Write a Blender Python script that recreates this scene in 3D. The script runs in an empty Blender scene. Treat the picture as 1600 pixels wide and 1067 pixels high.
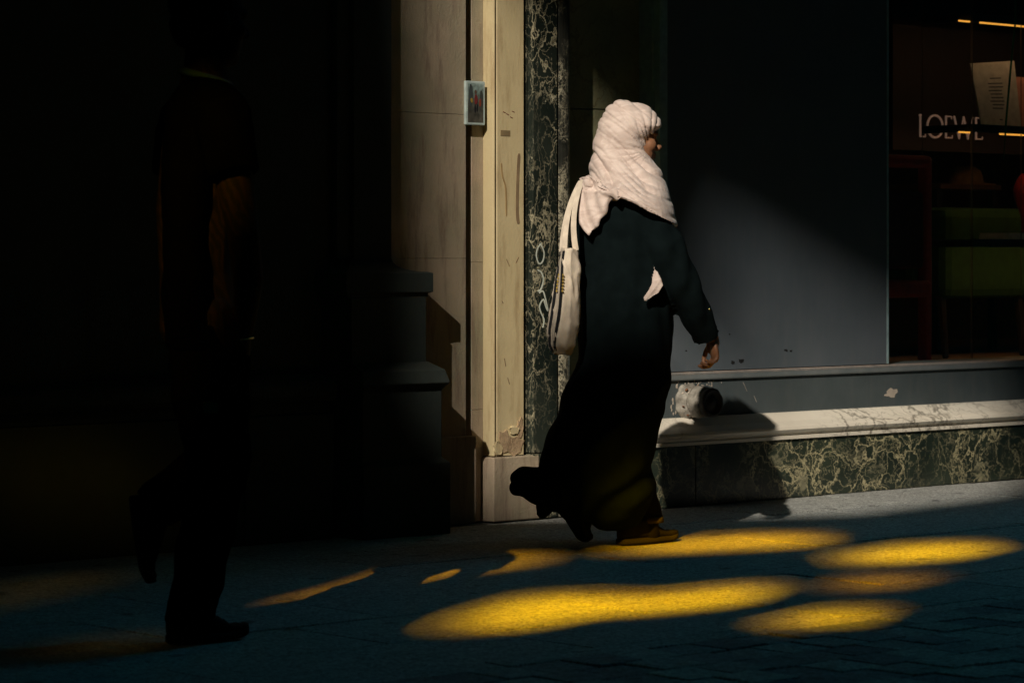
import bpy, bmesh, math, random
from mathutils import Vector, Matrix, noise as mnoise
random.seed(7)
SC = bpy.context.scene
COL = SC.collection

# ------------------------------------------------------------------ camera
FPX, CX, HOR, CAMH = 4444.0, 800.0, 406.0, 1.08
AZ = math.radians(47.7)
FWD = Vector((math.cos(AZ), math.sin(AZ), 0)); RGT = Vector((math.sin(AZ), -math.cos(AZ), 0))
CAM = Vector((-8.78, -8.70, CAMH))
cam_d = bpy.data.cameras.new('camera'); cam = bpy.data.objects.new('camera', cam_d); COL.objects.link(cam)
cam.location = CAM; cam.rotation_euler = (math.radians(90), 0, AZ - math.radians(90))
cam_d.lens = FPX / 1600 * 36; cam_d.sensor_width = 36; cam_d.sensor_fit = 'HORIZONTAL'
cam_d.shift_y = -(1067 / 2 - HOR) / 1600
cam_d.clip_start = 0.1; cam_d.clip_end = 500
cam_d.dof.use_dof = True; cam_d.dof.focus_distance = 11.0; cam_d.dof.aperture_fstop = 6.3
SC.camera = cam

# ------------------------------------------------------------------ sky, sun, exposure
LD = Vector((1.73, 1.02, -1.20)).normalized()          # the way the sunlight travels
w = bpy.data.worlds.new('World'); SC.world = w; w.use_nodes = True
nt = w.node_tree; nt.nodes.clear()
out = nt.nodes.new('ShaderNodeOutputWorld'); bg = nt.nodes.new('ShaderNodeBackground')
sky = nt.nodes.new('ShaderNodeTexSky'); sky.sky_type = 'NISHITA'; sky.sun_disc = False
sky.sun_elevation = math.asin(-LD.z); sky.sun_rotation = math.atan2(-LD.x, -LD.y)
bg.inputs['Strength'].default_value = 0.15
hue = nt.nodes.new('ShaderNodeMix'); hue.data_type = 'RGBA'; hue.blend_type = 'MULTIPLY'; hue.inputs[0].default_value = 1.0
hue.inputs[7].default_value = (0.14, 0.98, 0.86, 1)          # the cold teal of the photograph's shade, over the whole sky
nt.links.new(sky.outputs[0], hue.inputs[6]); nt.links.new(hue.outputs[2], bg.inputs[0]); nt.links.new(bg.outputs[0], out.inputs[0])
sun_d = bpy.data.lights.new('sun', 'SUN'); sun_d.energy = 5.0; sun_d.angle = math.radians(0.6); sun_d.color = (1.0, 0.93, 0.82)
sun = bpy.data.objects.new('sun', sun_d); COL.objects.link(sun); sun.location = (-20, -12, 20)
sun.rotation_euler = LD.to_track_quat('-Z', 'Y').to_euler()
SC.view_settings.view_transform = 'Standard'; SC.view_settings.look = 'None'
SC.view_settings.exposure = 2.1; SC.view_settings.gamma = 1.0; SC.view_settings.use_curve_mapping = False
SC.cycles.max_bounces = 8; SC.cycles.transparent_max_bounces = 12; SC.cycles.diffuse_bounces = 2

# ------------------------------------------------------------------ measuring helpers
def ray(px, py): return FWD + RGT * ((px - CX) / FPX) + Vector((0, 0, (HOR - py) / FPX))
def onY(px, py, Y): r = ray(px, py); return CAM + r * ((Y - CAM.y) / r.y)
def onZ(px, py, z=0.0): r = ray(px, py); return CAM + r * ((z - CAM.z) / r.z)
def xw(px, Y): return onY(px, HOR, Y).x
def zw(px, py, Y): return onY(px, py, Y).z

# ------------------------------------------------------------------ object helpers
def link(o, parent=None):
    COL.objects.link(o)
    if parent is not None: o.parent = parent
    return o
def tag(o, label=None, cat=None, group=None, kind=None):
    if label: o['label'] = label
    if cat: o['category'] = cat
    if group: o['group'] = group
    if kind: o['kind'] = kind
    return o
def empty(name, loc=(0, 0, 0), rz=0.0):
    o = bpy.data.objects.new(name, None); o.location = loc; o.rotation_euler = (0, 0, rz); o.empty_display_size = 0.1
    return link(o)
def obj(name, bm, m, parent=None, smooth=False, bevel=0.0, mats=None):
    bmesh.ops.recalc_face_normals(bm, faces=bm.faces[:])
    me = bpy.data.meshes.new(name); bm.to_mesh(me); bm.free()
    for k in (mats or [m]): me.materials.append(k)
    if smooth:
        for p in me.polygons: p.use_smooth = True
    o = link(bpy.data.objects.new(name, me), parent)
    if bevel:
        b = o.modifiers.new('bevel', 'BEVEL'); b.width = bevel; b.segments = 2; b.limit_method = 'ANGLE'
    return o
def box(bm, x0, x1, y0, y1, z0, z1):
    v = [bm.verts.new((x, y, z)) for z in (z0, z1) for x, y in ((x0, y0), (x1, y0), (x1, y1), (x0, y1))]
    for f in ((0, 3, 2, 1), (4, 5, 6, 7), (0, 1, 5, 4), (1, 2, 6, 5), (2, 3, 7, 6), (3, 0, 4, 7)):
        bm.faces.new([v[i] for i in f])
    return v
def plan(bm, pts, z0, z1):                      # plan polygon raised from z0 to z1
    a = [bm.verts.new((x, y, z0)) for x, y in pts]; b = [bm.verts.new((x, y, z1)) for x, y in pts]
    n = len(pts)
    for i in range(n): bm.faces.new([a[i], a[(i + 1) % n], b[(i + 1) % n], b[i]])
    bm.faces.new(a[::-1]); bm.faces.new(b)
def profile(bm, pts, x0, x1, nseg=1):           # (y, z) outline run along x
    rows = []
    for k in range(nseg + 1):
        x = x0 + (x1 - x0) * k / nseg
        rows.append([bm.verts.new((x, y, z)) for y, z in pts])
    n = len(pts)
    for k in range(nseg):
        for i in range(n): bm.faces.new([rows[k][i], rows[k][(i + 1) % n], rows[k + 1][(i + 1) % n], rows[k + 1][i]])
    bm.faces.new(rows[0][::-1]); bm.faces.new(rows[-1])
def stack(bm, x0, x1, yb, levels):              # moulded block against the wall: levels of (z, half outset)
    rows = []
    for z, o, yf in levels:
        rows.append([bm.verts.new(p) for p in ((x0 - o, yf, z), (x1 + o, yf, z), (x1 + o, yb, z), (x0 - o, yb, z))])
    for a, b in zip(rows, rows[1:]):
        for i in range(4): bm.faces.new([a[i], a[(i + 1) % 4], b[(i + 1) % 4], b[i]])
    bm.faces.new(rows[0][::-1]); bm.faces.new(rows[-1])
def ringloft(bm, rings, cap=True):
    vs = [[bm.verts.new(p) for p in r] for r in rings]
    n = len(vs[0])
    for a, b in zip(vs, vs[1:]):
        for i in range(n): bm.faces.new([a[i], a[(i + 1) % n], b[(i + 1) % n], b[i]])
    if cap: bm.faces.new(vs[0][::-1]); bm.faces.new(vs[-1])
def sweep(bm, pts, rad, n=12, sq=1.0, up=None, caps=True):   # tube with rounded ends through pts
    pts = [Vector(p) for p in pts]
    if not hasattr(rad, '__len__'): rad = [rad] * len(pts)
    rings = []
    ref = None
    for i, p in enumerate(pts):
        d = (pts[min(i + 1, len(pts) - 1)] - pts[max(i - 1, 0)]).normalized()
        if ref is None:
            ref = Vector(up) if up else (Vector((0, 0, 1)) if abs(d.z) < 0.8 else Vector((0, 1, 0)))
        u = (ref - d * ref.dot(d)).normalized(); v = d.cross(u); ref = u
        r = rad[i]
        def mk(c, s): return [c + (u * math.cos(2 * math.pi * k / n) * sq + v * math.sin(2 * math.pi * k / n)) * r * s for k in range(n)]
        if i == 0 and caps:
            rings.append(mk(p - d * r * 0.85, 0.4)); rings.append(mk(p - d * r * 0.5, 0.82))
        rings.append(mk(p, 1))
        if i == len(pts) - 1 and caps:
            rings.append(mk(p + d * r * 0.5, 0.82)); rings.append(mk(p + d * r * 0.85, 0.4))
    ringloft(bm, rings)
def blob(bm, c, r, rot=None, u=20, v=14):
    M = Matrix.Translation(Vector(c)) @ (rot or Matrix.Identity(4)) @ Matrix.Diagonal((r[0], r[1], r[2], 1))
    bmesh.ops.create_uvsphere(bm, u_segments=u, v_segments=v, radius=1, matrix=M)
def fuse(bm, voxel, smooth=3):                   # melt overlapping closed shapes into ONE continuous surface
    bmesh.ops.recalc_face_normals(bm, faces=bm.faces[:])
    me = bpy.data.meshes.new('tmp'); bm.to_mesh(me); bm.free()
    o = link(bpy.data.objects.new('tmp', me))
    r = o.modifiers.new('r', 'REMESH'); r.mode = 'VOXEL'; r.voxel_size = voxel
    if smooth:
        s = o.modifiers.new('s', 'SMOOTH'); s.iterations = smooth; s.factor = 0.5
    dg = bpy.context.evaluated_depsgraph_get()
    me2 = bpy.data.meshes.new_from_object(o.evaluated_get(dg))
    bpy.data.objects.remove(o); bpy.data.meshes.remove(me)
    b = bmesh.new(); b.from_mesh(me2); bpy.data.meshes.remove(me2)
    return b
def displace(bm, fn):
    bm.normal_update()
    mv = [(v, v.normal * fn(v.co, v.normal)) for v in bm.verts]
    for v, d in mv: v.co += d

# ------------------------------------------------------------------ materials
def N(nt, t, **kw):
    n = nt.nodes.new('ShaderNode' + t)
    for k, v in kw.items():
        if k in n.inputs: n.inputs[k].default_value = v
        else: setattr(n, k, v)
    return n
def newmat(name):
    m = bpy.data.materials.new(name); m.use_nodes = True
    nt = m.node_tree; b = nt.nodes['Principled BSDF']
    return m, nt, b
def rgba(c): return (c[0], c[1], c[2], 1)
def ramp(nt, fac, stops):
    r = nt.nodes.new('ShaderNodeValToRGB'); e = r.color_ramp.elements
    e[0].position, e[0].color = stops[0][0], rgba(stops[0][1])
    e[1].position, e[1].color = stops[1][0], rgba(stops[1][1])
    for p, c in stops[2:]:
        k = e.new(p); k.color = rgba(c)
    nt.links.new(fac, r.inputs[0]); return r
def coords(nt, scale=(1, 1, 1), rot=(0, 0, 0)):
    t = nt.nodes.new('ShaderNodeTexCoord'); mp = nt.nodes.new('ShaderNodeMapping')
    mp.inputs['Scale'].default_value = scale; mp.inputs['Rotation'].default_value = rot
    nt.links.new(t.outputs['Object'], mp.inputs[0]); return mp.outputs[0]
def mixc(nt, fac, a, b, mode='MIX'):
    n = nt.nodes.new('ShaderNodeMix'); n.data_type = 'RGBA'; n.blend_type = mode
    for s, v in ((n.inputs[0], fac), (n.inputs[6], a), (n.inputs[7], b)):
        if isinstance(v, (int, float)): s.default_value = v
        elif isinstance(v, tuple): s.default_value = rgba(v)
        else: nt.links.new(v, s)
    return n.outputs[2]
def bump(nt, b, h, strength, dist=0.01):
    n = N(nt, 'Bump', Strength=strength, Distance=dist); nt.links.new(h, n.inputs['Height']); nt.links.new(n.outputs[0], b.inputs['Normal']); return n
def surf(name, c1, c2, scale=6, rough=0.7, grain=60, gb=0.25, stretch=(1, 1, 1), stain=None, stain_amt=0.5, spec=0.3, rnd=0.0, speck=None):
    m, nt, b = newmat(name)
    co = coords(nt, stretch)
    n1 = N(nt, 'TexNoise', Scale=scale, Detail=6.0, Roughness=0.6); nt.links.new(co, n1.inputs['Vector'])
    c = ramp(nt, n1.outputs[0], [(0.3, c1), (0.7, c2)]).outputs[0]
    if stain:
        s1 = N(nt, 'TexNoise', Scale=5.0, Detail=8.0, Roughness=0.7); nt.links.new(coords(nt, (4.0, 4.0, 0.6)), s1.inputs['Vector'])
        f = ramp(nt, s1.outputs[0], [(0.50, (0, 0, 0)), (0.68, (1, 1, 1))]).outputs[0]
        sc = mixc(nt, stain_amt, (0, 0, 0), f)
        c = mixc(nt, sc, c, stain)
    g = N(nt, 'TexNoise', Scale=grain, Detail=4.0, Roughness=0.7); nt.links.new(coords(nt), g.inputs['Vector'])
    if speck:
        g.inputs['Roughness'].default_value = 0.85; g.inputs['Detail'].default_value = 6.0
        sf = ramp(nt, g.outputs[0], [(0.40, (speck, speck, speck)), (0.58, (1.15, 1.15, 1.15))]).outputs[0]
        c = mixc(nt, 1.0, c, sf, 'MULTIPLY')
        g2 = N(nt, 'TexNoise', Scale=grain * 0.3, Detail=5.0, Roughness=0.75); nt.links.new(coords(nt), g2.inputs['Vector'])
        c = mixc(nt, 1.0, c, ramp(nt, g2.outputs[0], [(0.38, (0.72, 0.72, 0.72)), (0.62, (1.12, 1.12, 1.12))]).outputs[0], 'MULTIPLY')
        g3 = N(nt, 'TexNoise', Scale=7.0, Detail=3.0); nt.links.new(coords(nt, (1, 1, 1)), g3.inputs['Vector'])
        c = mixc(nt, 1.0, c, ramp(nt, g3.outputs[0], [(0.66, (1, 1, 1)), (0.69, (0.5, 0.5, 0.5))]).outputs[0], 'MULTIPLY')
    if rnd:
        oi = nt.nodes.new('ShaderNodeObjectInfo')
        rr = ramp(nt, oi.outputs['Random'], [(0, (1 - rnd, 1 - rnd, 1 - rnd * 0.8)), (1, (1 + rnd, 1 + rnd, 1 + rnd * 0.8))]).outputs[0]
        c = mixc(nt, 1.0, c, rr, 'MULTIPLY')
    nt.links.new(c, b.inputs['Base Color']); b.inputs['Roughness'].default_value = rough
    b.inputs['Specular IOR Level'].default_value = spec
    ad = N(nt, 'Math', operation='ADD'); nt.links.new(g.outputs[0], ad.inputs[0]); nt.links.new(n1.outputs[0], ad.inputs[1])
    bump(nt, b, ad.outputs[0], gb)
    return m
def marble(name, base, base2, vein, scale=7.0, thick=0.07, rough=0.25, cloud=None, mask=(0.42, 0.62), dist=0.35, stretch=(1, 1, 1), ct=(0.56, 0.66)):
    m, nt, b = newmat(name)
    co = coords(nt, stretch)
    dn = N(nt, 'TexNoise', Scale=scale * 0.7, Detail=5.0, Roughness=0.65); nt.links.new(co, dn.inputs['Vector'])
    sub = N(nt, 'VectorMath', operation='MULTIPLY_ADD'); nt.links.new(dn.outputs['Color'], sub.inputs[0])
    sub.inputs[1].default_value = (dist, dist, dist); nt.links.new(co, sub.inputs[2])
    bn = N(nt, 'TexNoise', Scale=scale * 0.5, Detail=5.0); nt.links.new(co, bn.inputs['Vector'])
    c = ramp(nt, bn.outputs[0], [(0.35, base), (0.65, base2)]).outputs[0]
    mk = N(nt, 'TexNoise', Scale=scale * 0.35, Detail=3.0); nt.links.new(sub.outputs[0], mk.inputs['Vector'])
    mkr = ramp(nt, mk.outputs[0], [(mask[0], (0, 0, 0)), (mask[1], (1, 1, 1))]).outputs[0]
    for s, t, a in ((scale, thick, 1.0), (scale * 2.6, thick * 1.3, 0.55), (scale * 0.45, thick * 0.45, 0.9)):
        v = N(nt, 'TexVoronoi', Scale=s); v.feature = 'DISTANCE_TO_EDGE'; nt.links.new(sub.outputs[0], v.inputs['Vector'])
        r = ramp(nt, v.outputs['Distance'], [(0.0, (a, a, a)), (t, (0, 0, 0))]).outputs[0]
        f = mixc(nt, 1.0, r, mkr, 'MULTIPLY')
        c = mixc(nt, f, c, vein)
    if cloud:
        cn = N(nt, 'TexNoise', Scale=scale * 0.8, Detail=7.0, Roughness=0.7); nt.links.new(sub.outputs[0], cn.inputs['Vector'])
        cf = ramp(nt, cn.outputs[0], [(ct[0], (0, 0, 0)), (ct[1], (0.85, 0.85, 0.85))]).outputs[0]
        c = mixc(nt, cf, c, cloud)
    nt.links.new(c, b.inputs['Base Color']); b.inputs['Roughness'].default_value = rough
    g = N(nt, 'TexNoise', Scale=40.0, Detail=4.0); nt.links.new(co, g.inputs['Vector'])
    bump(nt, b, g.outputs[0], 0.08)
    return m
def plain(name, c, rough=0.6, metal=0.0, spec=0.3, weave=0):
    m, nt, b = newmat(name)
    n1 = N(nt, 'TexNoise', Scale=25.0, Detail=5.0); nt.links.new(coords(nt), n1.inputs['Vector'])
    r = ramp(nt, n1.outputs[0], [(0.3, tuple(k * 0.8 for k in c)), (0.7, tuple(min(1, k * 1.15) for k in c))])
    nt.links.new(r.outputs[0], b.inputs['Base Color'])
    b.inputs['Roughness'].default_value = rough; b.inputs['Metallic'].default_value = metal; b.inputs['Specular IOR Level'].default_value = spec
    g = N(nt, 'TexNoise', Scale=float(weave or 120), Detail=3.0); nt.links.new(coords(nt), g.inputs['Vector'])
    bump(nt, b, g.outputs[0], 0.3 if weave else 0.1, 0.004)
    return m
def emit(name, c, s):
    m, nt, b = newmat(name)
    b.inputs['Base Color'].default_value = rgba(c); b.inputs['Emission Color'].default_value = rgba(c); b.inputs['Emission Strength'].default_value = s
    return m
def tinted(name, c, gloss=0.04):
    m, nt, b = newmat(name); nt.nodes.remove(b)
    o = nt.nodes['Material Output']; t = N(nt, 'BsdfTransparent', Color=rgba(c)); g = N(nt, 'BsdfGlossy', Roughness=0.02)
    mx = N(nt, 'MixShader'); mx.inputs[0].default_value = gloss
    nt.links.new(t.outputs[0], mx.inputs[1]); nt.links.new(g.outputs[0], mx.inputs[2]); nt.links.new(mx.outputs[0], o.inputs[0])
    return m

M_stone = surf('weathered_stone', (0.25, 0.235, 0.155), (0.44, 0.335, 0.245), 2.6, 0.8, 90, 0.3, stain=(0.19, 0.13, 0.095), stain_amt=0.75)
M_darkstone = surf('dark_stone', (0.020, 0.028, 0.026), (0.034, 0.043, 0.039), 4, 0.8, 80, 0.25, stain=(0.03, 0.027, 0.022))  # very dark grey-green stone with faint random mottling
M_cream = surf('cream_paint', (0.52, 0.42, 0.24), (0.60, 0.49, 0.29), 3, 0.6, 70, 0.12, stain=(0.30, 0.20, 0.10), stain_amt=0.6)
M_plaster = surf('bare_plaster', (0.30, 0.20, 0.12), (0.46, 0.33, 0.2), 25, 0.85, 120, 0.4)
M_gmarble = marble('green_marble', (0.012, 0.018, 0.014), (0.035, 0.045, 0.030), (0.48, 0.42, 0.25), 6.0, 0.034, 0.3, cloud=(0.24, 0.22, 0.14), mask=(0.34, 0.62), dist=0.34)
M_pmarble = marble('green_marble_pilaster', (0.008, 0.012, 0.010), (0.028, 0.034, 0.026), (0.58, 0.51, 0.34), 7.5, 0.03, 0.25, cloud=(0.85, 0.78, 0.55), stretch=(1, 1, 0.65), mask=(0.36, 0.60), dist=0.26, ct=(0.62, 0.72))
M_bead = marble('fine_veined_marble', (0.012, 0.014, 0.012), (0.03, 0.03, 0.024), (0.40, 0.36, 0.26), 17, 0.07, 0.3, mask=(0.40, 0.60), dist=0.2)
M_wmarble = marble('white_marble', (0.62, 0.56, 0.47), (0.74, 0.68, 0.58), (0.20, 0.18, 0.15), 3.2, 0.035, 0.35, mask=(0.45, 0.7), dist=0.5)
M_olive = marble('olive_marble', (0.20, 0.20, 0.12), (0.32, 0.31, 0.18), (0.16, 0.14, 0.07), 5, 0.04, 0.3)
M_board = surf('grey_board', (0.085, 0.104, 0.120), (0.112, 0.126, 0.142), 3, 0.55, 160, 0.06, stain=(0.13, 0.135, 0.145), stain_amt=0.4)
M_skirt = surf('grey_painted_skirting', (0.055, 0.070, 0.075), (0.075, 0.09, 0.095), 6, 0.55, 90, 0.1, stain=(0.09, 0.095, 0.095), stain_amt=0.5)
M_ledge = surf('worn_ledge_paint', (0.12, 0.14, 0.145), (0.17, 0.18, 0.18), 9, 0.5, 90, 0.1)
M_metal = plain('teal_grey_metal', (0.26, 0.36, 0.36), 0.5, 0.0)
M_slab = surf('granite_slab', (0.50, 0.51, 0.49), (0.62, 0.62, 0.59), 5, 0.75, 75, 1.0, rnd=0.05, speck=0.3)
M_paver = surf('granite_paver', (0.34, 0.37, 0.37), (0.46, 0.48, 0.47), 5, 0.7, 75, 0.9, rnd=0.32, speck=0.35)
M_grout = surf('dark_joint', (0.07, 0.07, 0.065), (0.1, 0.1, 0.09), 20, 0.9, 120, 0.4)
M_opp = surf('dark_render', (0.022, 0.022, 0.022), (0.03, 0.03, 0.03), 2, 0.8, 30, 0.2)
M_chip = plain('dark_chip', (0.012, 0.012, 0.012), 0.9)
M_pale = plain('pale_undercoat', (0.42, 0.36, 0.30), 0.8)
M_worn = surf('worn_bare_edge', (0.36, 0.27, 0.22), (0.16, 0.15, 0.14), 14, 0.7, 60, 0.2)
M_rust = plain('rusty_crust', (0.16, 0.07, 0.035), 0.9)
M_pipe = surf('flaking_white_pipe', (0.12, 0.11, 0.095), (0.40, 0.37, 0.32), 22, 0.6, 60, 0.3, stain=(0.12, 0.1, 0.08), stain_amt=0.8)
M_scrib = plain('white_paint_pen', (0.55, 0.58, 0.50), 0.6)
M_black = plain('black_cloth', (0.0042, 0.0074, 0.0080), 0.95, weave=900, spec=0.03)
M_skin = plain('brown_skin', (0.27, 0.125, 0.065), 0.5, spec=0.4)
M_cotton = plain('natural_cotton', (0.66, 0.56, 0.45), 0.85, weave=700)
M_stripe = plain('black_stripe', (0.012, 0.013, 0.016), 0.8)
M_yprint = plain('yellow_print', (0.55, 0.36, 0.06), 0.7)
M_shoe = plain('olive_suede', (0.016, 0.0145, 0.008), 0.95, spec=0.03)
M_sole = plain('rubber_sole', (0.026, 0.023, 0.012), 0.95, spec=0.03)
M_dshoe = plain('dark_shoe', (0.003, 0.003, 0.003), 0.8, spec=0.1)
M_trouser = plain('dark_trouser', (0.010, 0.009, 0.008), 0.95, weave=600, spec=0.03)
M_trim = plain('mustard_trim', (0.045, 0.036, 0.012), 0.9, spec=0.03)
M_gold = plain('gold_button', (0.8, 0.55, 0.18), 0.25, 1.0)
def scarfmat():
    m, nt, b = newmat('pale_pink_scarf')
    n1 = N(nt, 'TexNoise', Scale=16.0, Detail=3.0, Distortion=1.2); nt.links.new(coords(nt, (1, 1, 2.2), (0.4, 0.5, 0)), n1.inputs['Vector'])
    c = ramp(nt, n1.outputs[0], [(0.42, (0.55, 0.435, 0.385)), (0.58, (0.65, 0.53, 0.475))]).outputs[0]
    nt.links.new(c, b.inputs['Base Color']); b.inputs['Roughness'].default_value = 0.6; b.inputs['Specular IOR Level'].default_value = 0.25
    b.inputs['Sheen Weight'].default_value = 0.1
    g = N(nt, 'TexNoise', Scale=45.0, Detail=4.0); nt.links.new(coords(nt, (1, 1, 0.6), (0.5, 0.6, 0)), g.inputs['Vector'])
    bump(nt, b, g.outputs[0], 0.12, 0.006)
    return m
M_scarf = scarfmat()

# ------------------------------------------------------------------ ground
bm = bmesh.new(); box(bm, -70, 60, -30, 12, -0.5, -0.006)
ground = tag(obj('pavement', bm, M_grout), kind='structure')
ground['label'] = 'street pavement of granite slabs and small square pavers'
YS = [-0.012]
while YS[-1] > -3.0: YS.append(YS[-1] - random.choice((0.46, 0.52, 0.56)))
YS[-1] = -3.10
def stone_piece(name, x0, x1, y0, y1, m, dz):
    g = 0.004
    bm = bmesh.new(); v = box(bm, x0 + g, x1 - g, y0 + g, y1 - g, -0.05, dz)
    for k in v[4:]: k.co.z += random.uniform(-0.0015, 0.0015)
    return obj(name, bm, m, ground, bevel=0.003)
for r in range(len(YS) - 1):
    x = -7.2 + random.uniform(0, 0.5)
    while x < 3.9:
        L = random.uniform(0.75, 1.15)
        stone_piece('slab', x, x + L, YS[r + 1], YS[r], M_slab, random.uniform(-0.002, 0.0015)); x += L
s = 0.165
r = 0
y = -3.10
while y > -4.75:
    x = -5.0 + (0.08 if r % 2 else 0)
    while x < -1.05:
        px_ = CAM  # stones of the small-paver strip
        stone_piece('paver', x, x + s, y - s, y, M_paver, random.uniform(-0.003, 0.004)); x += s
    y -= s; r += 1

# ------------------------------------------------------------------ stone building on the left
H = 3.2
stoneb = tag(empty('stone_building', (-3.0, 0.2, 0)), 'dark stone building with a pilaster on a pedestal and a cream painted edge', 'building')
def part(name, bm, m, parent, **k):
    o = obj(name, bm, m, None, **k); o.parent = parent
    o.matrix_parent_inverse = Matrix.Translation(-Vector(parent.location)) if parent.parent is None else Matrix.Identity(4)
    return o
YW = 0.06                                   # plane of the wall between the pilasters
xa, xb = xw(640, YW), xw(728, YW)
bm = bmesh.new()
for z0, z1 in ((0.0, zw(690, 683, YW) - 0.0), (zw(690, 683, YW) + 0.004, zw(690, 404, YW)), (zw(690, 404, YW) + 0.004, zw(690, 178, YW)), (zw(690, 178, YW) + 0.004, H)):
    pass
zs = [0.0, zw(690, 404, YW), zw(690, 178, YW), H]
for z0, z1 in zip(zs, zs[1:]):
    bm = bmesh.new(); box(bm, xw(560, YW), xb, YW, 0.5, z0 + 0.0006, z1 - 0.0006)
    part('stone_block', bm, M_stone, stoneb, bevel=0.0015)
# shallow plinth under the stone strip
bm = bmesh.new(); box(bm, xw(640, YW - 0.02), xw(742, YW - 0.02), YW - 0.03, YW - 0.002, 0, zw(700, 683, YW - 0.03))
part('strip_plinth', bm, M_stone, stoneb, bevel=0.005)
# groove, brown strip
bm = bmesh.new(); box(bm, xb, xw(737, YW), YW + 0.09, 0.5, 0, H); part('groove', bm, M_chip, stoneb)
xg = xw(737, 0.09)
xs = xw(755, 0.09)
for z0, z1 in ((0.0, zw(745, 640, 0.09)), (zw(745, 640, 0.09), zw(745, 410, 0.09)), (zw(745, 410, 0.09), H)):
    bm = bmesh.new(); box(bm, xg, xs, 0.09, 0.5, z0 + 0.0006, z1 - 0.0006); part('stone_block', bm, M_stone, stoneb, bevel=0.0015)
# cream painted pilaster
YC = 0.03
xc0, xc1 = xs, xw(818, YC)
zb = zw(800, 711, YC)
bm = bmesh.new(); box(bm, xc0, xc0 + 0.012, YC - 0.004, 0.5, zb, H); part('pilaster_arris', bm, M_cream, stoneb, bevel=0.004)
bm = bmesh.new(); plan(bm, [(xc0 + 0.012, YC + 0.006), (xc0 + 0.02, YC + 0.006), (xc0 + 0.024, YC), (xc1, YC), (xc1, 0.5), (xc0 + 0.012, 0.5)], zb, H)
creamp = part('cream_pilaster', bm, M_cream, stoneb)
bm = bmesh.new(); box(bm, xc0 - 0.01, xw(842, YC - 0.012), YC - 0.016, 0.5, 0, zb - 0.004); part('pilaster_base', bm, M_stone, stoneb, bevel=0.006)
# peeling paint near its foot, drips and stains
def ragged(bm, cx, cz, rx, rz, y, th, n=14, jit=0.3):
    rr = [1 + random.uniform(-jit, jit) for _ in range(n)]
    P = [(cx + rx * rr[k] * math.cos(2 * math.pi * k / n), cz + rz * rr[k] * math.sin(2 * math.pi * k / n)) for k in range(n)]
    a = [bm.verts.new((x, y, z)) for x, z in P]; b = [bm.verts.new((x, y - th * random.uniform(0.6, 1.4), z)) for x, z in P]
    for i in range(n): bm.faces.new([a[i], a[(i + 1) % n], b[(i + 1) % n], b[i]])
    bm.faces.new(b)
for cx, cy, rx, ry, m in ((805, 696, 13, 14, M_plaster), (788, 690, 10, 16, M_plaster), (812, 668, 5, 14, M_plaster), (776, 700, 6, 9, M_cream), (802, 672, 8, 7, M_cream)):
    p = onY(cx, cy, YC); bm = bmesh.new()
    ragged(bm, p.x, p.z, rx / 372 / 0.74, ry / 372, YC, 0.004 if m is M_plaster else 0.008)
    part('peeled_patch' if m is M_plaster else 'paint_flake', bm, m, stoneb)
def mark(name, pts, wpx, y, m, parent, th=0.0012, taper=True):   # thin painted stroke on a wall face
    P = [onY(a, b, y) for a, b in pts]; bm = bmesh.new()
    if len(P) > 2:
        Q = [P[0]] + P + [P[-1]]; P = []
        for i in range(len(Q) - 3):
            p0, p1, p2, p3 = Q[i:i + 4]
            for j in range(5):
                t = j / 5; P.append(0.5 * ((2 * p1) + (p2 - p0) * t + (2 * p0 - 5 * p1 + 4 * p2 - p3) * t * t + (3 * p1 - p0 - 3 * p2 + p3) * t ** 3))
        P.append(Q[-1])
    n = len(P)
    W = wpx / 372
    L = []
    for i, p in enumerate(P):
        d = (P[min(i + 1, n - 1)] - P[max(i - 1, 0)]).normalized(); nrm = Vector((-d.z, 0, d.x))
        ww = W * (0.5 if taper and i in (0, n - 1) else 1) * 0.5
        L.append([p + nrm * ww + Vector((0, -th, 0)), p - nrm * ww + Vector((0, -th, 0)), p - nrm * ww + Vector((0, 0.001, 0)), p + nrm * ww + Vector((0, 0.001, 0))])
    ringloft(bm, L)
    return part(name, bm, m, parent)
M_tape = plain('tape_residue', (0.22, 0.16, 0.085), 0.6)
M_drip = plain('brown_stain', (0.33, 0.22, 0.10), 0.7)
M_smear = plain('dark_smear', (0.22, 0.15, 0.085), 0.8)
M_red = plain('dried_red_spot', (0.14, 0.02, 0.015), 0.6)
mark('tape_mark', [(782, 208), (797, 209)], 9, YC, M_tape, stoneb, taper=False)
mark('drip_stain', [(783, 255), (785, 275), (790, 295), (791, 338)], 3, YC, M_drip, stoneb)
mark('smear', [(811, 240), (809, 275), (808, 330), (810, 350)], 6, YC, M_smear, stoneb)
for a, b in ((786, 175), (791, 178), (797, 183), (800, 174)): mark('red_spot', [(a, b), (a + 4, b + 2)], 2.2, YC, M_red, stoneb)
for a, b, c, d in ((791, 405, 796, 416), (806, 411, 810, 402), (788, 560, 790, 572), (793, 590, 796, 600), (784, 470, 786, 474)): mark('scrape', [(a, b), (c, d)], 2.5, YC, M_smear, stoneb)

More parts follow.
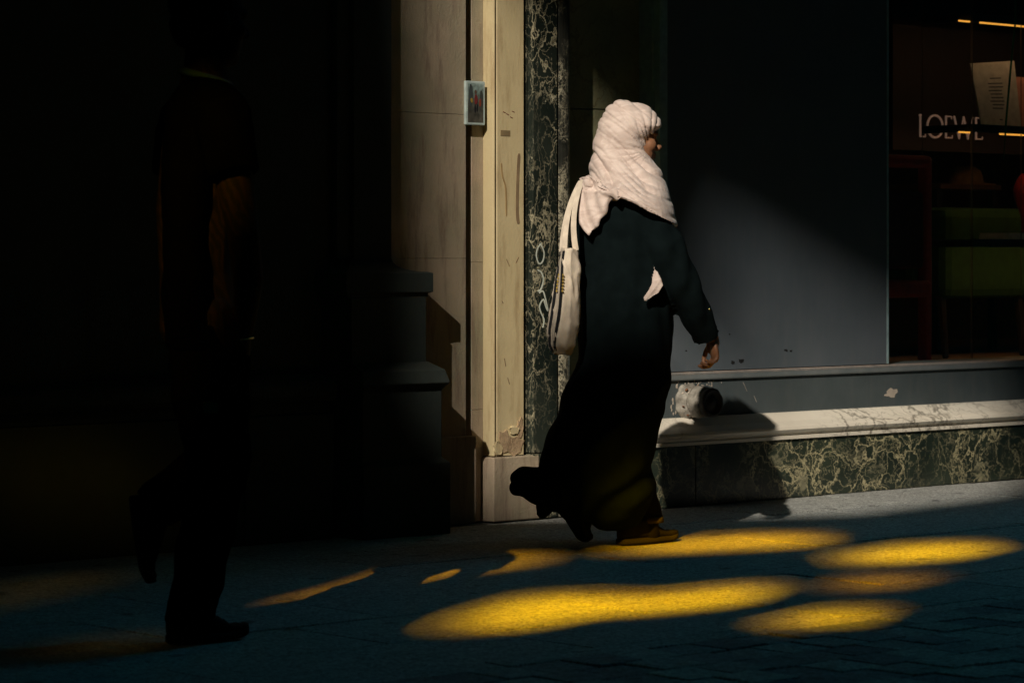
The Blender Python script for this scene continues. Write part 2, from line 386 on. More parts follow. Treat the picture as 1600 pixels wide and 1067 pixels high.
# dark pilaster and its pedestal
Yp = 0.0
x0, x1 = xw(553, Yp), xw(612, Yp)
zbase = zw(600, 405, Yp); zbb = zw(620, 468, -0.12)
bm = bmesh.new(); plan(bm, [(x0, Yp), (x1, Yp), (x1, YW), (x0 - 0.06, YW), (x0 - 0.06, Yp + 0.03), (x0, Yp + 0.03)], zbase, H)
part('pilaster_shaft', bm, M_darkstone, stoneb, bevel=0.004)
pz = zbase
bm = bmesh.new()
lv = [(pz, 0.0, Yp - 0.002)]
for k in range(1, 7):
    t = k / 6; lv.append((pz - 0.05 * math.sin(t * math.pi / 2), 0.10 * (1 - math.cos(t * math.pi / 2)), Yp - 0.10 * (1 - math.cos(t * math.pi / 2))))
lv += [(pz - 0.055, 0.115, Yp - 0.12), (pz - 0.13, 0.115, Yp - 0.12), (pz - 0.135, 0.10, Yp - 0.105), (pz - 0.15, 0.10, Yp - 0.105)]
stack(bm, x0 - 0.02, x1, YW + 0.05, lv); part('pilaster_foot', bm, M_darkstone, stoneb)
ptop = zw(640, 574, YW)
bm = bmesh.new(); stack(bm, x0 - 0.10, x1 + 0.085, YW + 0.05, [(pz - 0.152, 0, Yp - 0.11), (ptop + 0.03, 0, Yp - 0.11)]); part('pedestal_die', bm, M_darkstone, stoneb)
bm = bmesh.new(); stack(bm, x0 - 0.10, x1 + 0.09, YW + 0.05, [(ptop + 0.03, 0.0, Yp - 0.12), (ptop, 0.02, Yp - 0.20), (ptop - 0.05, 0.03, Yp - 0.22), (ptop - 0.08, 0.01, Yp - 0.19), (0.30, 0.01, Yp - 0.19), (0.28, 0.03, Yp - 0.22), (0.0, 0.03, Yp - 0.22)])
part('pedestal', bm, M_darkstone, stoneb, bevel=0.004)
# far left: wall, plinth with a rounded moulding
xl = -14.0
xr = x0 - 0.16
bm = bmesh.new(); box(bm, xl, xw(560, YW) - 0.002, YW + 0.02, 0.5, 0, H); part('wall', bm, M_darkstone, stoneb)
bm = bmesh.new(); box(bm, xl, xw(135, 0.0), 0.0, YW + 0.02, 0.6, H); part('pilaster_shaft', bm, M_darkstone, stoneb, bevel=0.004)
YL = -0.06
zt, zm, zl = zw(100, 600, YL), zw(100, 625, YL), zw(100, 663, YL)
pr = [(YW + 0.02, zt), (YL + 0.03, zt)]
for k in range(7):
    a = math.pi / 2 - math.pi * k / 6; pr.append((YL - 0.002 - 0.035 * math.cos(a), zm + (zt - zm) * 0.75 * math.sin(a)))
pr += [(YL + 0.02, zm - 0.03), (YL + 0.01, zl), (YW + 0.02, zl)]
bm = bmesh.new(); profile(bm, pr, xl, xr); part('base_moulding', bm, M_darkstone, stoneb)
xx = xl
k = 0
while xx < xr - 0.05:
    L = min(1.3, xr - xx)
    bm = bmesh.new(); box(bm, xx + 0.003, xx + L - 0.003, YL - 0.02, YW + 0.02, 0.0, zl - 0.004); part('plinth_block', bm, M_darkstone, stoneb, bevel=0.005); xx += L
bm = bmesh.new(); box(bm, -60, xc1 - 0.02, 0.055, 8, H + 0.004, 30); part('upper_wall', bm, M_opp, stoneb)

# ------------------------------------------------------------------ shop building
shop = tag(empty('shop_building', (0.8, 0.3, 0)), 'shop front with green marble pilaster and plinth, grey board and dark display window', 'building')
YM = 0.015
xm0, xm1, xm2, xm3 = xw(818, YM + 0.04) + 0.001, xw(833, YM), xw(872, YM), xw(893, YM + 0.01)
zmb = zw(840, 709, YM)
for z0, z1, mm in ((0.0, zmb, 'base'), (zmb + 0.004, H, 'shaft')):
    bm = bmesh.new(); box(bm, xm0, xm1 - 0.002, YM + 0.03, 0.4, z0, z1); part('marble_fillet', bm, M_pmarble, shop, bevel=0.003)
    bm = bmesh.new(); box(bm, xm1, xm2 - 0.003, YM, 0.4, z0, z1); mp_ = part('marble_pilaster', bm, M_pmarble, shop, bevel=0.004)
    bm = bmesh.new()
    P = [(xm2, 0.4)]
    for k in range(9):
        a = math.pi * k / 8; P.append((xm2 + (xm3 - xm2) * (1 - math.cos(a)) / 2, YM + 0.03 - 0.03 * math.sin(a)))
    P.append((xm3, 0.4)); plan(bm, P[::-1], z0, z1); part('marble_bead', bm, M_bead, shop)
# white scribbles on the pilaster
mark('graffiti', [(846, 380), (840, 388), (838, 400), (842, 412), (848, 408), (850, 395), (845, 382)], 2.2, YM, M_scrib, shop)
mark('graffiti', [(840, 422), (846, 426), (849, 438), (845, 452), (840, 455)], 2.6, YM, M_scrib, shop)
mark('graffiti', [(842, 458), (848, 455), (852, 466), (856, 485), (853, 480), (849, 468), (843, 478), (845, 488), (850, 500), (848, 512)], 2.2, YM, M_scrib, shop)
# olive wall
YO = 0.21
xo0, xo1 = xm3 - 0.01, xw(1008, YO)
zj = zw(950, 172, YO)
for z0, z1 in ((0.0, zj - 0.002), (zj + 0.002, H)):
    bm = bmesh.new(); box(bm, xo0, xo1, YO, 0.45, z0, z1); part('wall_panel', bm, M_olive, shop, bevel=0.003)
bm = bmesh.new(); box(bm, xo0, xo0 + 0.05, YO - 0.05, YO - 0.001, 0.45, H); part('wall_fillet', bm, M_pmarble, shop)
# plinth, sill, skirting, ledge
XR = 6.0
zp, zs_, zl_ = 0.278, 0.386, 0.582
YK = 0.085
def splits(x0, x1, cuts):
    c = [x0] + [k for k in cuts if x0 < k < x1] + [x1]
    return list(zip(c, c[1:]))
xS = xm3 + 0.02
for a, b in splits(xS, XR, [xw(1420, 0) - 1.45, xw(1420, 0) + 0.0, xw(1420, 0) + 1.6]):
    bm = bmesh.new(); box(bm, a + 0.0015, b - 0.0015, 0.0, 0.3, 0.0, zp - 0.012); part('plinth_slab', bm, M_gmarble, shop, bevel=0.003)
for a, b in splits(xS - 0.02, XR, [xw(1420, 0), xw(1420, 0) + 1.7]):
    pts = [(0.30, zp - 0.012), (0.004, zp - 0.012), (-0.012, zp - 0.010), (-0.013, zp + 0.004), (-0.004, zp + 0.007), (-0.006, zp + 0.016), (-0.022, zp + 0.022), (-0.03, zp + 0.034),
           (-0.026, zp + 0.046), (-0.010, zp + 0.056), (0.018, zp + 0.070), (0.045, zp + 0.090), (0.07, zs_ - 0.002), (0.30, zs_ + 0.004)]
    bm = bmesh.new(); profile(bm, pts, a + 0.001, b - 0.001, 1); part('sill', bm, M_wmarble, shop)
bm = bmesh.new(); box(bm, xS, XR, YK, 0.3, zs_ - 0.01, zl_ - 0.034)
part('skirting', bm, M_skirt, shop)
bm = bmesh.new(); profile(bm, [(0.3, zl_ - 0.0335), (YK - 0.012, zl_ - 0.0335), (YK - 0.014, zl_ - 0.028), (YK - 0.012, zl_ - 0.004), (YK - 0.006, zl_), (0.3, zl_ + 0.004)], xw(1041, YK), XR)
part('ledge', bm, M_ledge, shop)
bm = bmesh.new(); profile(bm, [(YK - 0.0135, zl_ - 0.008), (YK - 0.0075, zl_ + 0.0012), (YK + 0.0, zl_ + 0.002), (YK, zl_ - 0.004), (YK - 0.010, zl_ - 0.008)], xw(1041, YK) + 0.001, XR - 0.01); part('worn_edge', bm, M_worn, shop)
# post and board
YB = YK + 0.012
xb0, xb1 = xw(1030, YB), xw(1388, YB)
bm = bmesh.new(); box(bm, xb0 - 0.0, xb0 + 0.05, YB - 0.004, YO - 0.001, zl_ + 0.005, H)
part('window_post', bm, M_metal, shop, bevel=0.004)
bm = bmesh.new(); box(bm, xb0 - 0.012, xb0 - 0.001, YB + 0.03, YO - 0.001, zl_ + 0.005, H); part('post_lip', bm, M_metal, shop)
bm = bmesh.new(); box(bm, xb0 + 0.05, xb1 - 0.012, YB, YB + 0.04, zl_ + 0.005, H); part('board', bm, M_board, shop)
bm = bmesh.new(); box(bm, xb1 - 0.011, xb1, YB - 0.003, YB + 0.05, zl_ + 0.005, H); part('board_edge', bm, M_metal, shop)
# glass
M_glass = tinted('shop_glass', (0.93, 0.95, 0.94), 0.05)
bm = bmesh.new(); box(bm, xb1 + 0.002, 5.2, YB + 0.02, YB + 0.03, zl_ + 0.006, H); part('window_pane', bm, M_glass, shop)
# marks on skirting, ledge and board
def patch(name, cx, cy, rx, ry, y, m, th=0.0015, ppm=340, n=11, jit=0.35):
    p = onY(cx, cy, y); bm = bmesh.new(); ragged(bm, p.x, p.z, rx / ppm / 0.74, ry / ppm, y + 0.0005, th + 0.0005, n, jit); return part(name, bm, m, shop)
patch('paint_chip', 1393, 613, 9, 7, YK, M_pale)
patch('paint_chip', 1387, 617, 6, 3, YK, M_pale)
for a, b, c, d in ((1145, 566, 3, 2.5), (1158, 564, 5, 3.5), (1228, 547, 3, 2), (1236, 548, 2, 1.5), (1072, 548, 1.5, 1), (1140, 522, 1.2, 1), (1119, 510, 1.2, 1)): patch('dent', a, b, c, d, YB, M_chip)
for k in range(26):
    patch('paint_fleck', 1105 + random.gauss(6, 14), 597 + random.gauss(0, 7), random.uniform(0.5, 1.3), random.uniform(0.5, 1.2), YK, M_pale, n=6)
for a, b, c, d in ((1161, 597, 1167, 611), (1178, 618, 1182, 628)):
    mark('scratch', [(a, b), (c, d)], 0.9, YK, M_pale, shop)

# interior
M_room = plain('dark_red_room', (0.10, 0.035, 0.025), 0.8)
M_roomfloor = plain('brown_floor', (0.30, 0.19, 0.08), 0.5)
YR = 3.3
bm = bmesh.new(); box(bm, xb0 + 0.1, 8, YR, YR + 0.1, 0, H); part('room_wall', bm, M_room, shop)
bm = bmesh.new(); box(bm, xb0 + 0.06, xb0 + 0.1, YB + 0.06, YR, 0.4, H); part('room_wall', bm, M_room, shop)
bm = bmesh.new(); box(bm, xb0 + 0.1, 8, 0.31, YR, 0.3, 0.55); part('room_floor', bm, M_roomfloor, shop)
bm = bmesh.new(); box(bm, xb0 + 0.1, 8, YB + 0.06, YR, H - 0.1, H); part('room_ceiling', bm, M_room, shop)
bm = bmesh.new(); box(bm, 7.9, 8, YB + 0.06, YR, 0.55, H - 0.1); part('room_wall', bm, M_room, shop)
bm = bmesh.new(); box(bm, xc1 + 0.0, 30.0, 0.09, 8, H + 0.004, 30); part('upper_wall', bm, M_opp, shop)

# ------------------------------------------------------------------ unseen building added across the street, openings cut to shape the sun patches
YX = -13.5
def back(P): t = (P.y - YX) / LD.y; q = P - LD * t; return (q.x, q.z)
def G(*pts): return [back(onZ(a, b, 0.0)) for a, b in pts]
opp = tag(empty('added_light_mask', (-18, YX, 0)), 'added unseen building across the street, pierced and tinted to shape the sunlight', 'building')
def lightpt(a, b):                            # a: across the beam, b: up the beam  ->  point on the light mask
    h = Vector((LD.x, LD.y, 0)).normalized(); A = Vector((h.y, -h.x, 0)); B = LD.cross(A).normalized()
    if B.z < 0: B = -B
    P = A * a + B * b
    return back(P)
holes = []
white = [(-0.56, -0.36), (-0.62, 0.3), (-0.66, 0.9), (-0.72, 1.75), (-0.46, 1.66), (-0.42, 1.50), (-0.22, 1.43), (-0.20, 0.90), (0.12, 0.80), (0.155, 1.12), (0.22, 1.38), (0.40, 1.42), (0.78, 1.50), (1.30, 1.58), (1.33, 0.55), (1.2, 0.38), (0.87, -0.0), (0.5, -0.12), (0.0, -0.22)]
holes.append((([lightpt(a, b) for a, b in white]), 'smoke'))
holes.append((G((735, 966), (765, 951), (815, 934), (900, 931), (985, 934), (1075, 925), (1150, 917), (1195, 917), (1165, 934), (1080, 945), (985, 951), (920, 955), (850, 970), (775, 976), (745, 975)), 'amber'))
holes.append((G((985, 855), (1010, 846), (1095, 840), (1180, 836), (1270, 838), (1285, 846), (1170, 853), (1050, 858), (1000, 861)), 'amber2'))
holes.append((G((1325, 864), (1400, 853), (1520, 849), (1545, 856), (1490, 868), (1350, 877)), 'amber'))
holes.append((G((1310, 908), (1400, 903), (1455, 903), (1400, 913), (1320, 914)), 'amber3'))
holes.append((G((1225, 965), (1285, 956), (1370, 957), (1355, 966), (1265, 973)), 'amber'))
holes.append((G((450, 938), (560, 910), (640, 884), (720, 868), (850, 866), (840, 880), (740, 892), (640, 906), (560, 926), (480, 943)), 'amber3'))
holes.append((G((-60, 930), (30, 905), (150, 890), (200, 897), (130, 925), (20, 950), (-60, 965)), 'amber4'))
holes.append((G((60, 1012), (120, 994), (280, 985), (290, 1002), (160, 1018)), 'amber4'))
def Wl(*pts): return [back(onY(a, b, -0.08)) for a, b in pts]
RINGS = []
for i in (1, 2, 3, 4, 5):
    h, k = holes[i]; cx_ = sum(p[0] for p in h) / len(h); cz_ = sum(p[1] for p in h) / len(h); e = []
    n_ = len(h)
    for j in range(n_):                        # pushed outwards along the outline's own normal
        a_, b_, c_ = Vector(h[j - 1]), Vector(h[j]), Vector(h[(j + 1) % n_]); d_ = (c_ - a_).normalized(); nn_ = Vector((d_.y, -d_.x))
        if nn_.dot(b_ - Vector((cx_, cz_))) < 0: nn_ = -nn_
        e.append(tuple(b_ + nn_ * 0.085))
    RINGS.append((h, e)); holes[i] = (e, k)
holes.append((Wl((-60, 605), (110, 603), (240, 640), (250, 780), (150, 800), (-60, 800)), 'amber5'))
cu = bpy.data.curves.new('light_mask_screen', 'CURVE'); cu.dimensions = '2D'; cu.fill_mode = 'BOTH'; cu.extrude = 0.02
def spl(pts):
    s = cu.splines.new('POLY'); s.points.add(len(pts) - 1); s.use_cyclic_u = True
    for i, (x, z) in enumerate(pts): s.points[i].co = (x, z, 0, 1)
ZB0, ZB1 = 8.0, 30.0
spl([(-60, ZB0), (30, ZB0), (30, ZB1), (-60, ZB1)])
for h, k in holes: spl(h)
tmp = link(bpy.data.objects.new('tmp', cu))
dg = bpy.context.evaluated_depsgraph_get(); me = bpy.data.meshes.new_from_object(tmp.evaluated_get(dg)); bpy.data.objects.remove(tmp)
bm = bmesh.new(); bm.from_mesh(me)
bmesh.ops.transform(bm, matrix=Matrix.Translation((0, YX, 0)) @ Matrix.Rotation(math.pi / 2, 4, 'X'), verts=bm.verts)
part('light_mask_screen', bm, M_opp, opp)  # unseen mask sheet, holes traced back from the lit patches
TINT = {'smoke': (0.45, 0.445, 0.435), 'amber': (1.0, 0.75, 0.02), 'amber2': (0.86, 0.62, 0.02), 'amber3': (0.66, 0.45, 0.02), 'amber4': (0.10, 0.08, 0.02), 'amber5': (0.19, 0.15, 0.03)}  # tints of the added panes that colour and dim the sun
MT = {k: tinted(k + '_glass', v, 0.03) for k, v in TINT.items()}
for h, k in holes:
    bm = bmesh.new(); c = Vector((sum(p[0] for p in h) / len(h), sum(p[1] for p in h) / len(h)))
    Q = []
    for p in h:
        d = Vector(p) - c; Q.append(c + d * (1 + 0.02 / max(d.length, 0.05)))
    a = [bm.verts.new((q.x, YX - 0.03, q.y)) for q in Q]; b = [bm.verts.new((q.x, YX - 0.038, q.y)) for q in Q]
    n = len(Q)
    for i in range(n): bm.faces.new([a[i], a[(i + 1) % n], b[(i + 1) % n], b[i]])
    bm.faces.new(a); bm.faces.new(b[::-1]); bmesh.ops.triangulate(bm, faces=bm.faces[:])
    part('light_filter_pane', bm, MT[k], opp)
m_ring = tinted('amber_edge_filter', (0.50, 0.44, 0.05), 0.03)  # added rim panes that soften the edges of the yellow pools
for h, e in RINGS:
    bm = bmesh.new(); n = len(h)
    rows = [[bm.verts.new((p[0], YX - y_, p[1])) for p in q] for q, y_ in ((h, 0.05), (e, 0.05), (e, 0.058), (h, 0.058))]
    for r_ in range(4):
        for i in range(n): bm.faces.new([rows[r_][i], rows[r_][(i + 1) % n], rows[(r_ + 1) % 4][(i + 1) % n], rows[(r_ + 1) % 4][i]])
    part('edge_filter_pane', bm, m_ring, opp)
band = [lightpt(a, b) for a, b in ((0.02, 0.80), (0.05, 1.22), (0.16, 1.50), (0.40, 1.52), (0.78, 1.60), (1.36, 1.68), (1.36, 1.36), (0.85, 1.26), (0.46, 1.17), (0.30, 1.08), (0.22, 0.80))]
bm = bmesh.new(); n = len(band); a = [bm.verts.new((p[0], YX - 0.07, p[1])) for p in band]; b = [bm.verts.new((p[0], YX - 0.078, p[1])) for p in band]
for i in range(n): bm.faces.new([a[i], a[(i + 1) % n], b[(i + 1) % n], b[i]])
bm.faces.new(a); bm.faces.new(b[::-1]); bmesh.ops.triangulate(bm, faces=bm.faces[:]); part('shade_band', bm, tinted('dimming_filter', (0.72, 0.73, 0.75), 0.03), opp)  # extra pane added to grade the sun patch on the board
bm = bmesh.new(); box(bm, -60, 30, YX - 9, YX - 0.021, 0, ZB0 - 0.01); part('wall', bm, M_opp, opp)

bm = bmesh.new(); box(bm, -60, 30, YX + 0.03, YX + 5.0, 29.5, 30.2); part('top_sky_blocker', bm, M_opp, opp)  # unseen overhangs added on both sides to narrow the open sky
bm = bmesh.new(); box(bm, -60, xc1 - 0.03, -2.5, 0.05, 29.4, 30.0); part('top_sky_blocker', bm, M_opp, stoneb)
bm = bmesh.new(); box(bm, xc1, 30, -3.2, 0.085, 29.4, 30.0); part('top_sky_blocker', bm, M_opp, shop)
bm = bmesh.new(); box(bm, -60, -3.4, -5.6, 0.05, 9.5, 9.8); part('sky_blocker', bm, M_opp, stoneb)  # unseen roofs added to cut the sky light on the left paving
bm = bmesh.new(); box(bm, -10.4, -3.4, -6.9, -5.602, 9.5, 9.8); box(bm, -7.2, -3.398, -8.4, -6.902, 9.5, 9.8); box(bm, -3.396, -1.9, -8.4, 0.05, 9.5, 9.8); part('sky_blocker', bm, M_opp, stoneb)
bm = bmesh.new(); box(bm, -60, -14.6, -7.8, -5.602, 9.5, 9.8); part('sky_blocker', bm, M_opp, stoneb)
bm = bmesh.new(); box(bm, -40, -8.2, -3.3, 0.05, 5.0, 5.2); part('low_sky_blocker', bm, M_opp, stoneb)  # unseen low slabs added to darken the left wall and ground
bm = bmesh.new(); box(bm, -8.198, xc1 - 0.03, -2.0, 0.05, 5.0, 5.2); part('low_sky_blocker', bm, M_opp, stoneb)
bm = bmesh.new(); box(bm, xc1, 12, -1.5, 0.085, 5.0, 5.2); part('shop_sky_blocker', bm, M_opp, shop)  # added above the view to keep sky light off the sill
bm = bmesh.new(); box(bm, -58, -4.5, YX + 0.1, -8.5, 6.0, 6.2); part('opposite_sky_blocker', bm, M_opp, opp)  # unseen slab added to close off more sky over the left side
endb = tag(empty('street_end_blocker', (31, -5, 0)), 'added unseen block keeping out sky at the far end of the street', 'building')
bm = bmesh.new(); box(bm, 30.01, 36, -18, 8, 0, 30); part('wall', bm, M_opp, endb)  # both end blocks are added only to shut out sky light
endc = tag(empty('street_end_blocker', (-61, -5, 0)), 'added unseen block keeping out sky at the near end of the street', 'building')
bm = bmesh.new(); box(bm, -66, -60.01, -18, 8, 0, 30); part('wall', bm, M_opp, endc)

# ------------------------------------------------------------------ the walking woman
class Frame:                                   # a person's own frame: x to the side, y away, z up, measured at distance D
    def __init__(self, px, D):
        self.D = D; self.lat = (px - CX) / FPX * D; self.loc = CAM + FWD * D + RGT * self.lat; self.loc.z = 0
        self.rz = math.atan2(RGT.y, RGT.x)
    def __call__(self, px, py, d=0.0):
        D = self.D + d
        return Vector(((px - CX) / FPX * D - self.lat, d, CAMH + (HOR - py) / FPX * D))
F = Frame(960, 10.80)
woman = tag(empty('person', F.loc, F.rz), 'woman in a pale pink headscarf and long black abaya walking past the marble plinth', 'person')
HD = Vector((0.94, 0.34, 0)).normalized()      # where she looks
SD = Vector((HD.y, -HD.x, 0))                  # her right
def sweepF(bm, fr, pts, rad, **k): sweep(bm, [fr(*p) for p in pts], rad, **k)

def face(bm, c, HD, SD, s=1.0, ears=True):
    U = Vector((0, 0, 1))
    def P(f, r, u): return c + (HD * f + SD * r + U * u) * s
    rot = Matrix((( HD.x, SD.x, 0, 0), (HD.y, SD.y, 0, 0), (0, 0, 1, 0), (0, 0, 0, 1)))
    blob(bm, P(-0.005, 0, 0.035), (0.098 * s, 0.076 * s, 0.092 * s), rot)
    blob(bm, P(0.03, 0, -0.03), (0.062 * s, 0.062 * s, 0.09 * s), rot)
    blob(bm, P(0.055, 0, -0.088), (0.032 * s, 0.034 * s, 0.026 * s), rot)      # chin
    blob(bm, P(0.078, 0, 0.03), (0.026 * s, 0.055 * s, 0.022 * s), rot)         # brow
    for q in (-1, 1):
        blob(bm, P(0.055, 0.038 * q, -0.015), (0.032 * s, 0.028 * s, 0.03 * s), rot)   # cheek
        blob(bm, P(0.076, 0.03 * q, 0.012), (0.012 * s, 0.014 * s, 0.011 * s), rot)     # eye
        if ears: blob(bm, P(-0.005, 0.078 * q, -0.005), (0.02 * s, 0.008 * s, 0.032 * s), rot)  # ear
        blob(bm, P(0.105, 0.012 * q, -0.028), (0.012 * s, 0.010 * s, 0.009 * s), rot)
    sweep(bm, [P(0.085, 0, 0.02), P(0.105, 0, -0.008), P(0.118, 0, -0.022), P(0.104, 0, -0.031)], [0.010 * s, 0.012 * s, 0.013 * s, 0.010 * s])
    blob(bm, P(0.088, 0, -0.052), (0.013 * s, 0.024 * s, 0.007 * s), rot)
    blob(bm, P(0.086, 0, -0.064), (0.013 * s, 0.020 * s, 0.008 * s), rot)

def hand(bm, wrist, fwd, palmn, side, s=1.0, curl=0.9, spread=0.12):
    """wrist -> fingers along fwd, palm facing palmn, thumb on +side; five separate fingers"""
    fwd = fwd.normalized(); palmn = (palmn - fwd * palmn.dot(fwd)).normalized(); side = side - fwd * side.dot(fwd) - palmn * side.dot(palmn); side.normalize()
    rot = Matrix((( fwd.x, side.x, palmn.x, 0), (fwd.y, side.y, palmn.y, 0), (fwd.z, side.z, palmn.z, 0), (0, 0, 0, 1)))
    blob(bm, wrist + fwd * 0.045 * s, (0.052 * s, 0.039 * s, 0.016 * s), rot)
    blob(bm, wrist + fwd * 0.03 * s + side * 0.02 * s + palmn * 0.008 * s, (0.032 * s, 0.017 * s, 0.015 * s), rot)
    for k, (L, off) in enumerate(((0.072, 0.031), (0.082, 0.011), (0.077, -0.010), (0.06, -0.029))):
        p = wrist + fwd * (0.082 - 0.004 * abs(k - 1)) * s + side * off * s
        a = 0.25; pts = [p - fwd * 0.03 * s, p]; rr = [0.0085 * s, 0.0092 * s]
        for j, seg in enumerate((0.45, 0.31, 0.24)):
            a += curl * (0.55, 0.75, 0.45)[j] * (1 + 0.10 * k)
            d = fwd * math.cos(a) + palmn * math.sin(a) + side * spread * (1.2 - k * 0.8) * 0.4
            p = p + d.normalized() * L * seg * s; pts.append(p); rr.append((0.0086, 0.0078, 0.0066)[j] * s)
        sweep(bm, pts, rr, n=8)
    p = wrist + fwd * 0.022 * s + side * 0.026 * s + palmn * 0.006 * s
    pts = [p, p + (fwd * 0.028 + side * 0.022 + palmn * 0.014) * s, p + (fwd * 0.058 + side * 0.024 + palmn * 0.028) * s, p + (fwd * 0.078 + side * 0.014 + palmn * 0.036) * s]
    sweep(bm, pts, [0.013 * s, 0.011 * s, 0.0095 * s, 0.0075 * s], n=8)

# body: one continuous skin
bm = bmesh.new()
hc = F(988, 221, 0.0)
face(bm, hc, HD, SD, 0.95, False)
sweepF(bm, F, [(972, 240, 0), (972, 285, 0)], [0.05, 0.055])
sweepF(bm, F, [(972, 280, 0), (972, 340, 0), (972, 400, 0), (974, 470, 0), (974, 500, 0)], [0.06, 0.105, 0.11, 0.11, 0.12])
WR = F(1112, 526, 0.01)
sweep(bm, [F(980, 325, -0.03), F(1004, 348, -0.11), F(1064, 432, -0.11), WR, WR + (F(1116, 536, 0.02) - WR)], [0.05, 0.045, 0.042, 0.026, 0.022])
sweep(bm, [F(950, 320, 0.05), F(930, 335, 0.17), F(925, 440, 0.2), F(935, 520, 0.27)], [0.06, 0.05, 0.042, 0.026])
hand(bm, F(1113, 530, 0.012), Vector((0.16, 0.05, -1)), Vector((-1, -0.25, -0.05)), Vector((-0.35, 0.94, 0)), 0.95, 0.95)
hand(bm, F(936, 524, 0.275), Vector((0.1, 0.1, -1)), Vector((0.6, -0.6, 0)), Vector((0.7, 0.7, 0)), 0.95, 0.7)
# right leg forward, left leg trailing
sweepF(bm, F, [(975, 500, -0.03), (972, 660, 0.0), (1010, 800, 0.02), (1012, 824, 0.02)], [0.085, 0.05, 0.034, 0.032])
sweepF(bm, F, [(970, 500, 0.08), (955, 670, 0.10), (895, 790, -0.03), (892, 804, -0.045)], [0.085, 0.055, 0.034, 0.028])
obj('body', fuse(bm, 0.0045, 2), M_skin, woman, smooth=True)

# abaya
def ring2(fr, L, R, dl, dr, hd, n=40, sq=0.86):
    """closed ring between left and right outline points; dl, dr the depth of each, hd half depth"""
    a = fr(L[0], L[1], dl); b = fr(R[0], R[1], dr); c = (a + b) / 2; u = (b - a) / 2; v = Vector((0, hd, 0)); r = []
    for k in range(n):
        t = 2 * math.pi * k / n; cs, sn = math.cos(t), math.sin(t)
        cs = math.copysign(abs(cs) ** sq, cs); sn = math.copysign(abs(sn) ** sq, sn)
        r.append(c + u * cs + v * sn)
    return r
bm = bmesh.new()
T = [(262, 938, 1000, .09), (285, 915, 1030, .15), (305, 905, 1042, .18), (335, 900, 1050, .20), (400, 897, 1050, .19), (450, 898, 1052, .185), (500, 902, 1052, .19), (560, 900, 1048, .20), (600, 885, 1046, .22),
     (640, 872, 1039, .235), (670, 862, 1029, .24), (700, 852, 1023, .25), (730, 842, 1023, .255), (760, 838, 1025, .25), (785, 846, 1022, .23), (805, 876, 1012, .20), (818, 912, 1000, .16), (825, 930, 988, .09)]
ringloft(bm, [ring2(F, (l, y), (r, y), 0.02, -0.02, h) for y, l, r, h in T])
# flying hem behind
sweepF(bm, F, [(880, 735, .08), (845, 742, .08), (815, 745, .09), (809, 746, .09)], [0.05, 0.04, 0.03, 0.022], up=(0, 0, 1))
sweepF(bm, F, [(880, 752, .12), (845, 762, .10), (822, 764, .09), (812, 764, .09)], [0.07, 0.06, 0.045, 0.034])
sweepF(bm, F, [(890, 740, .12), (862, 775, .12), (852, 798, .12), (850, 802, .12)], [0.07, 0.05, 0.035, 0.028])
# right sleeve, left sleeve
sweepF(bm, F, [(986, 328, -.06), (1005, 346, -.12), (1036, 386, -.135), (1062, 436, -.11), (1084, 484, -.06), (1105, 528, 0.0)], [0.070, 0.080, 0.082, 0.072, 0.066, 0.060], n=20, caps=False)
sweepF(bm, F, [(945, 315, .05), (928, 335, .15), (922, 400, .19), (925, 450, .22), (934, 510, .27)], [0.08, 0.085, 0.08, 0.07, 0.06], n=20, caps=False)
b = fuse(bm, 0.0075, 4)
q0 = F(900, 760, 0)
def abaya_fold(co, n):
    z = co.z; x = co.x
    low = max(0.0, min(1.0, (0.85 - z) / 0.6))
    t = (z - 0.2) * 1.0 - x * 0.95
    f = math.sin(t * 34 + 3.0 * mnoise.noise(co * 4)) * 0.010 * low
    f += mnoise.noise(Vector((x * 6, co.y * 6, z * 2.2))) * (0.016 if z < 1.05 else 0.016 - 0.012 * min(1, (z - 1.05) / 0.12))
    f += math.sin(x * 60 + co.y * 40 + 4 * mnoise.noise(co * 3)) * 0.004 * (1 - low)
    f += mnoise.noise(co * 16) * 0.004
    return f
displace(b, abaya_fold)
obj('abaya', b, M_black, woman, smooth=True)
# cuff buttons
bm = bmesh.new()
for a, c in ((1108, 484),): blob(bm, F(a, c, -0.075), (0.006, 0.006, 0.009), u=8, v=6)
obj('cuff_button', bm, M_gold, woman, smooth=True)

# headscarf
bm = bmesh.new()
S = [((968, 156), (984, 156), .02), ((957, 159), (1003, 159.5), .055), ((947, 168), (1018, 167), .078), ((940, 178), (1027, 177), .092), ((936, 188), (1033, 187), .10), ((932, 200), (1035, 198), .104),
     ((928, 212), (1027, 205), .104), ((924, 228), (1013, 218), .104), ((921, 244), (1012, 236), .108), ((919, 258), (1021, 250), .12), ((917, 270), (1034, 266), .15), ((913, 281), (1042, 288), .19), ((910, 288), (1049, 312), .255), ((909, 292), (1056, 338), .275), ((911, 295), (1060, 355), .272)]
ringloft(bm, [ring2(F, l, r, 0.0, 0.0, h, 48, 0.95) for l, r, h in S])
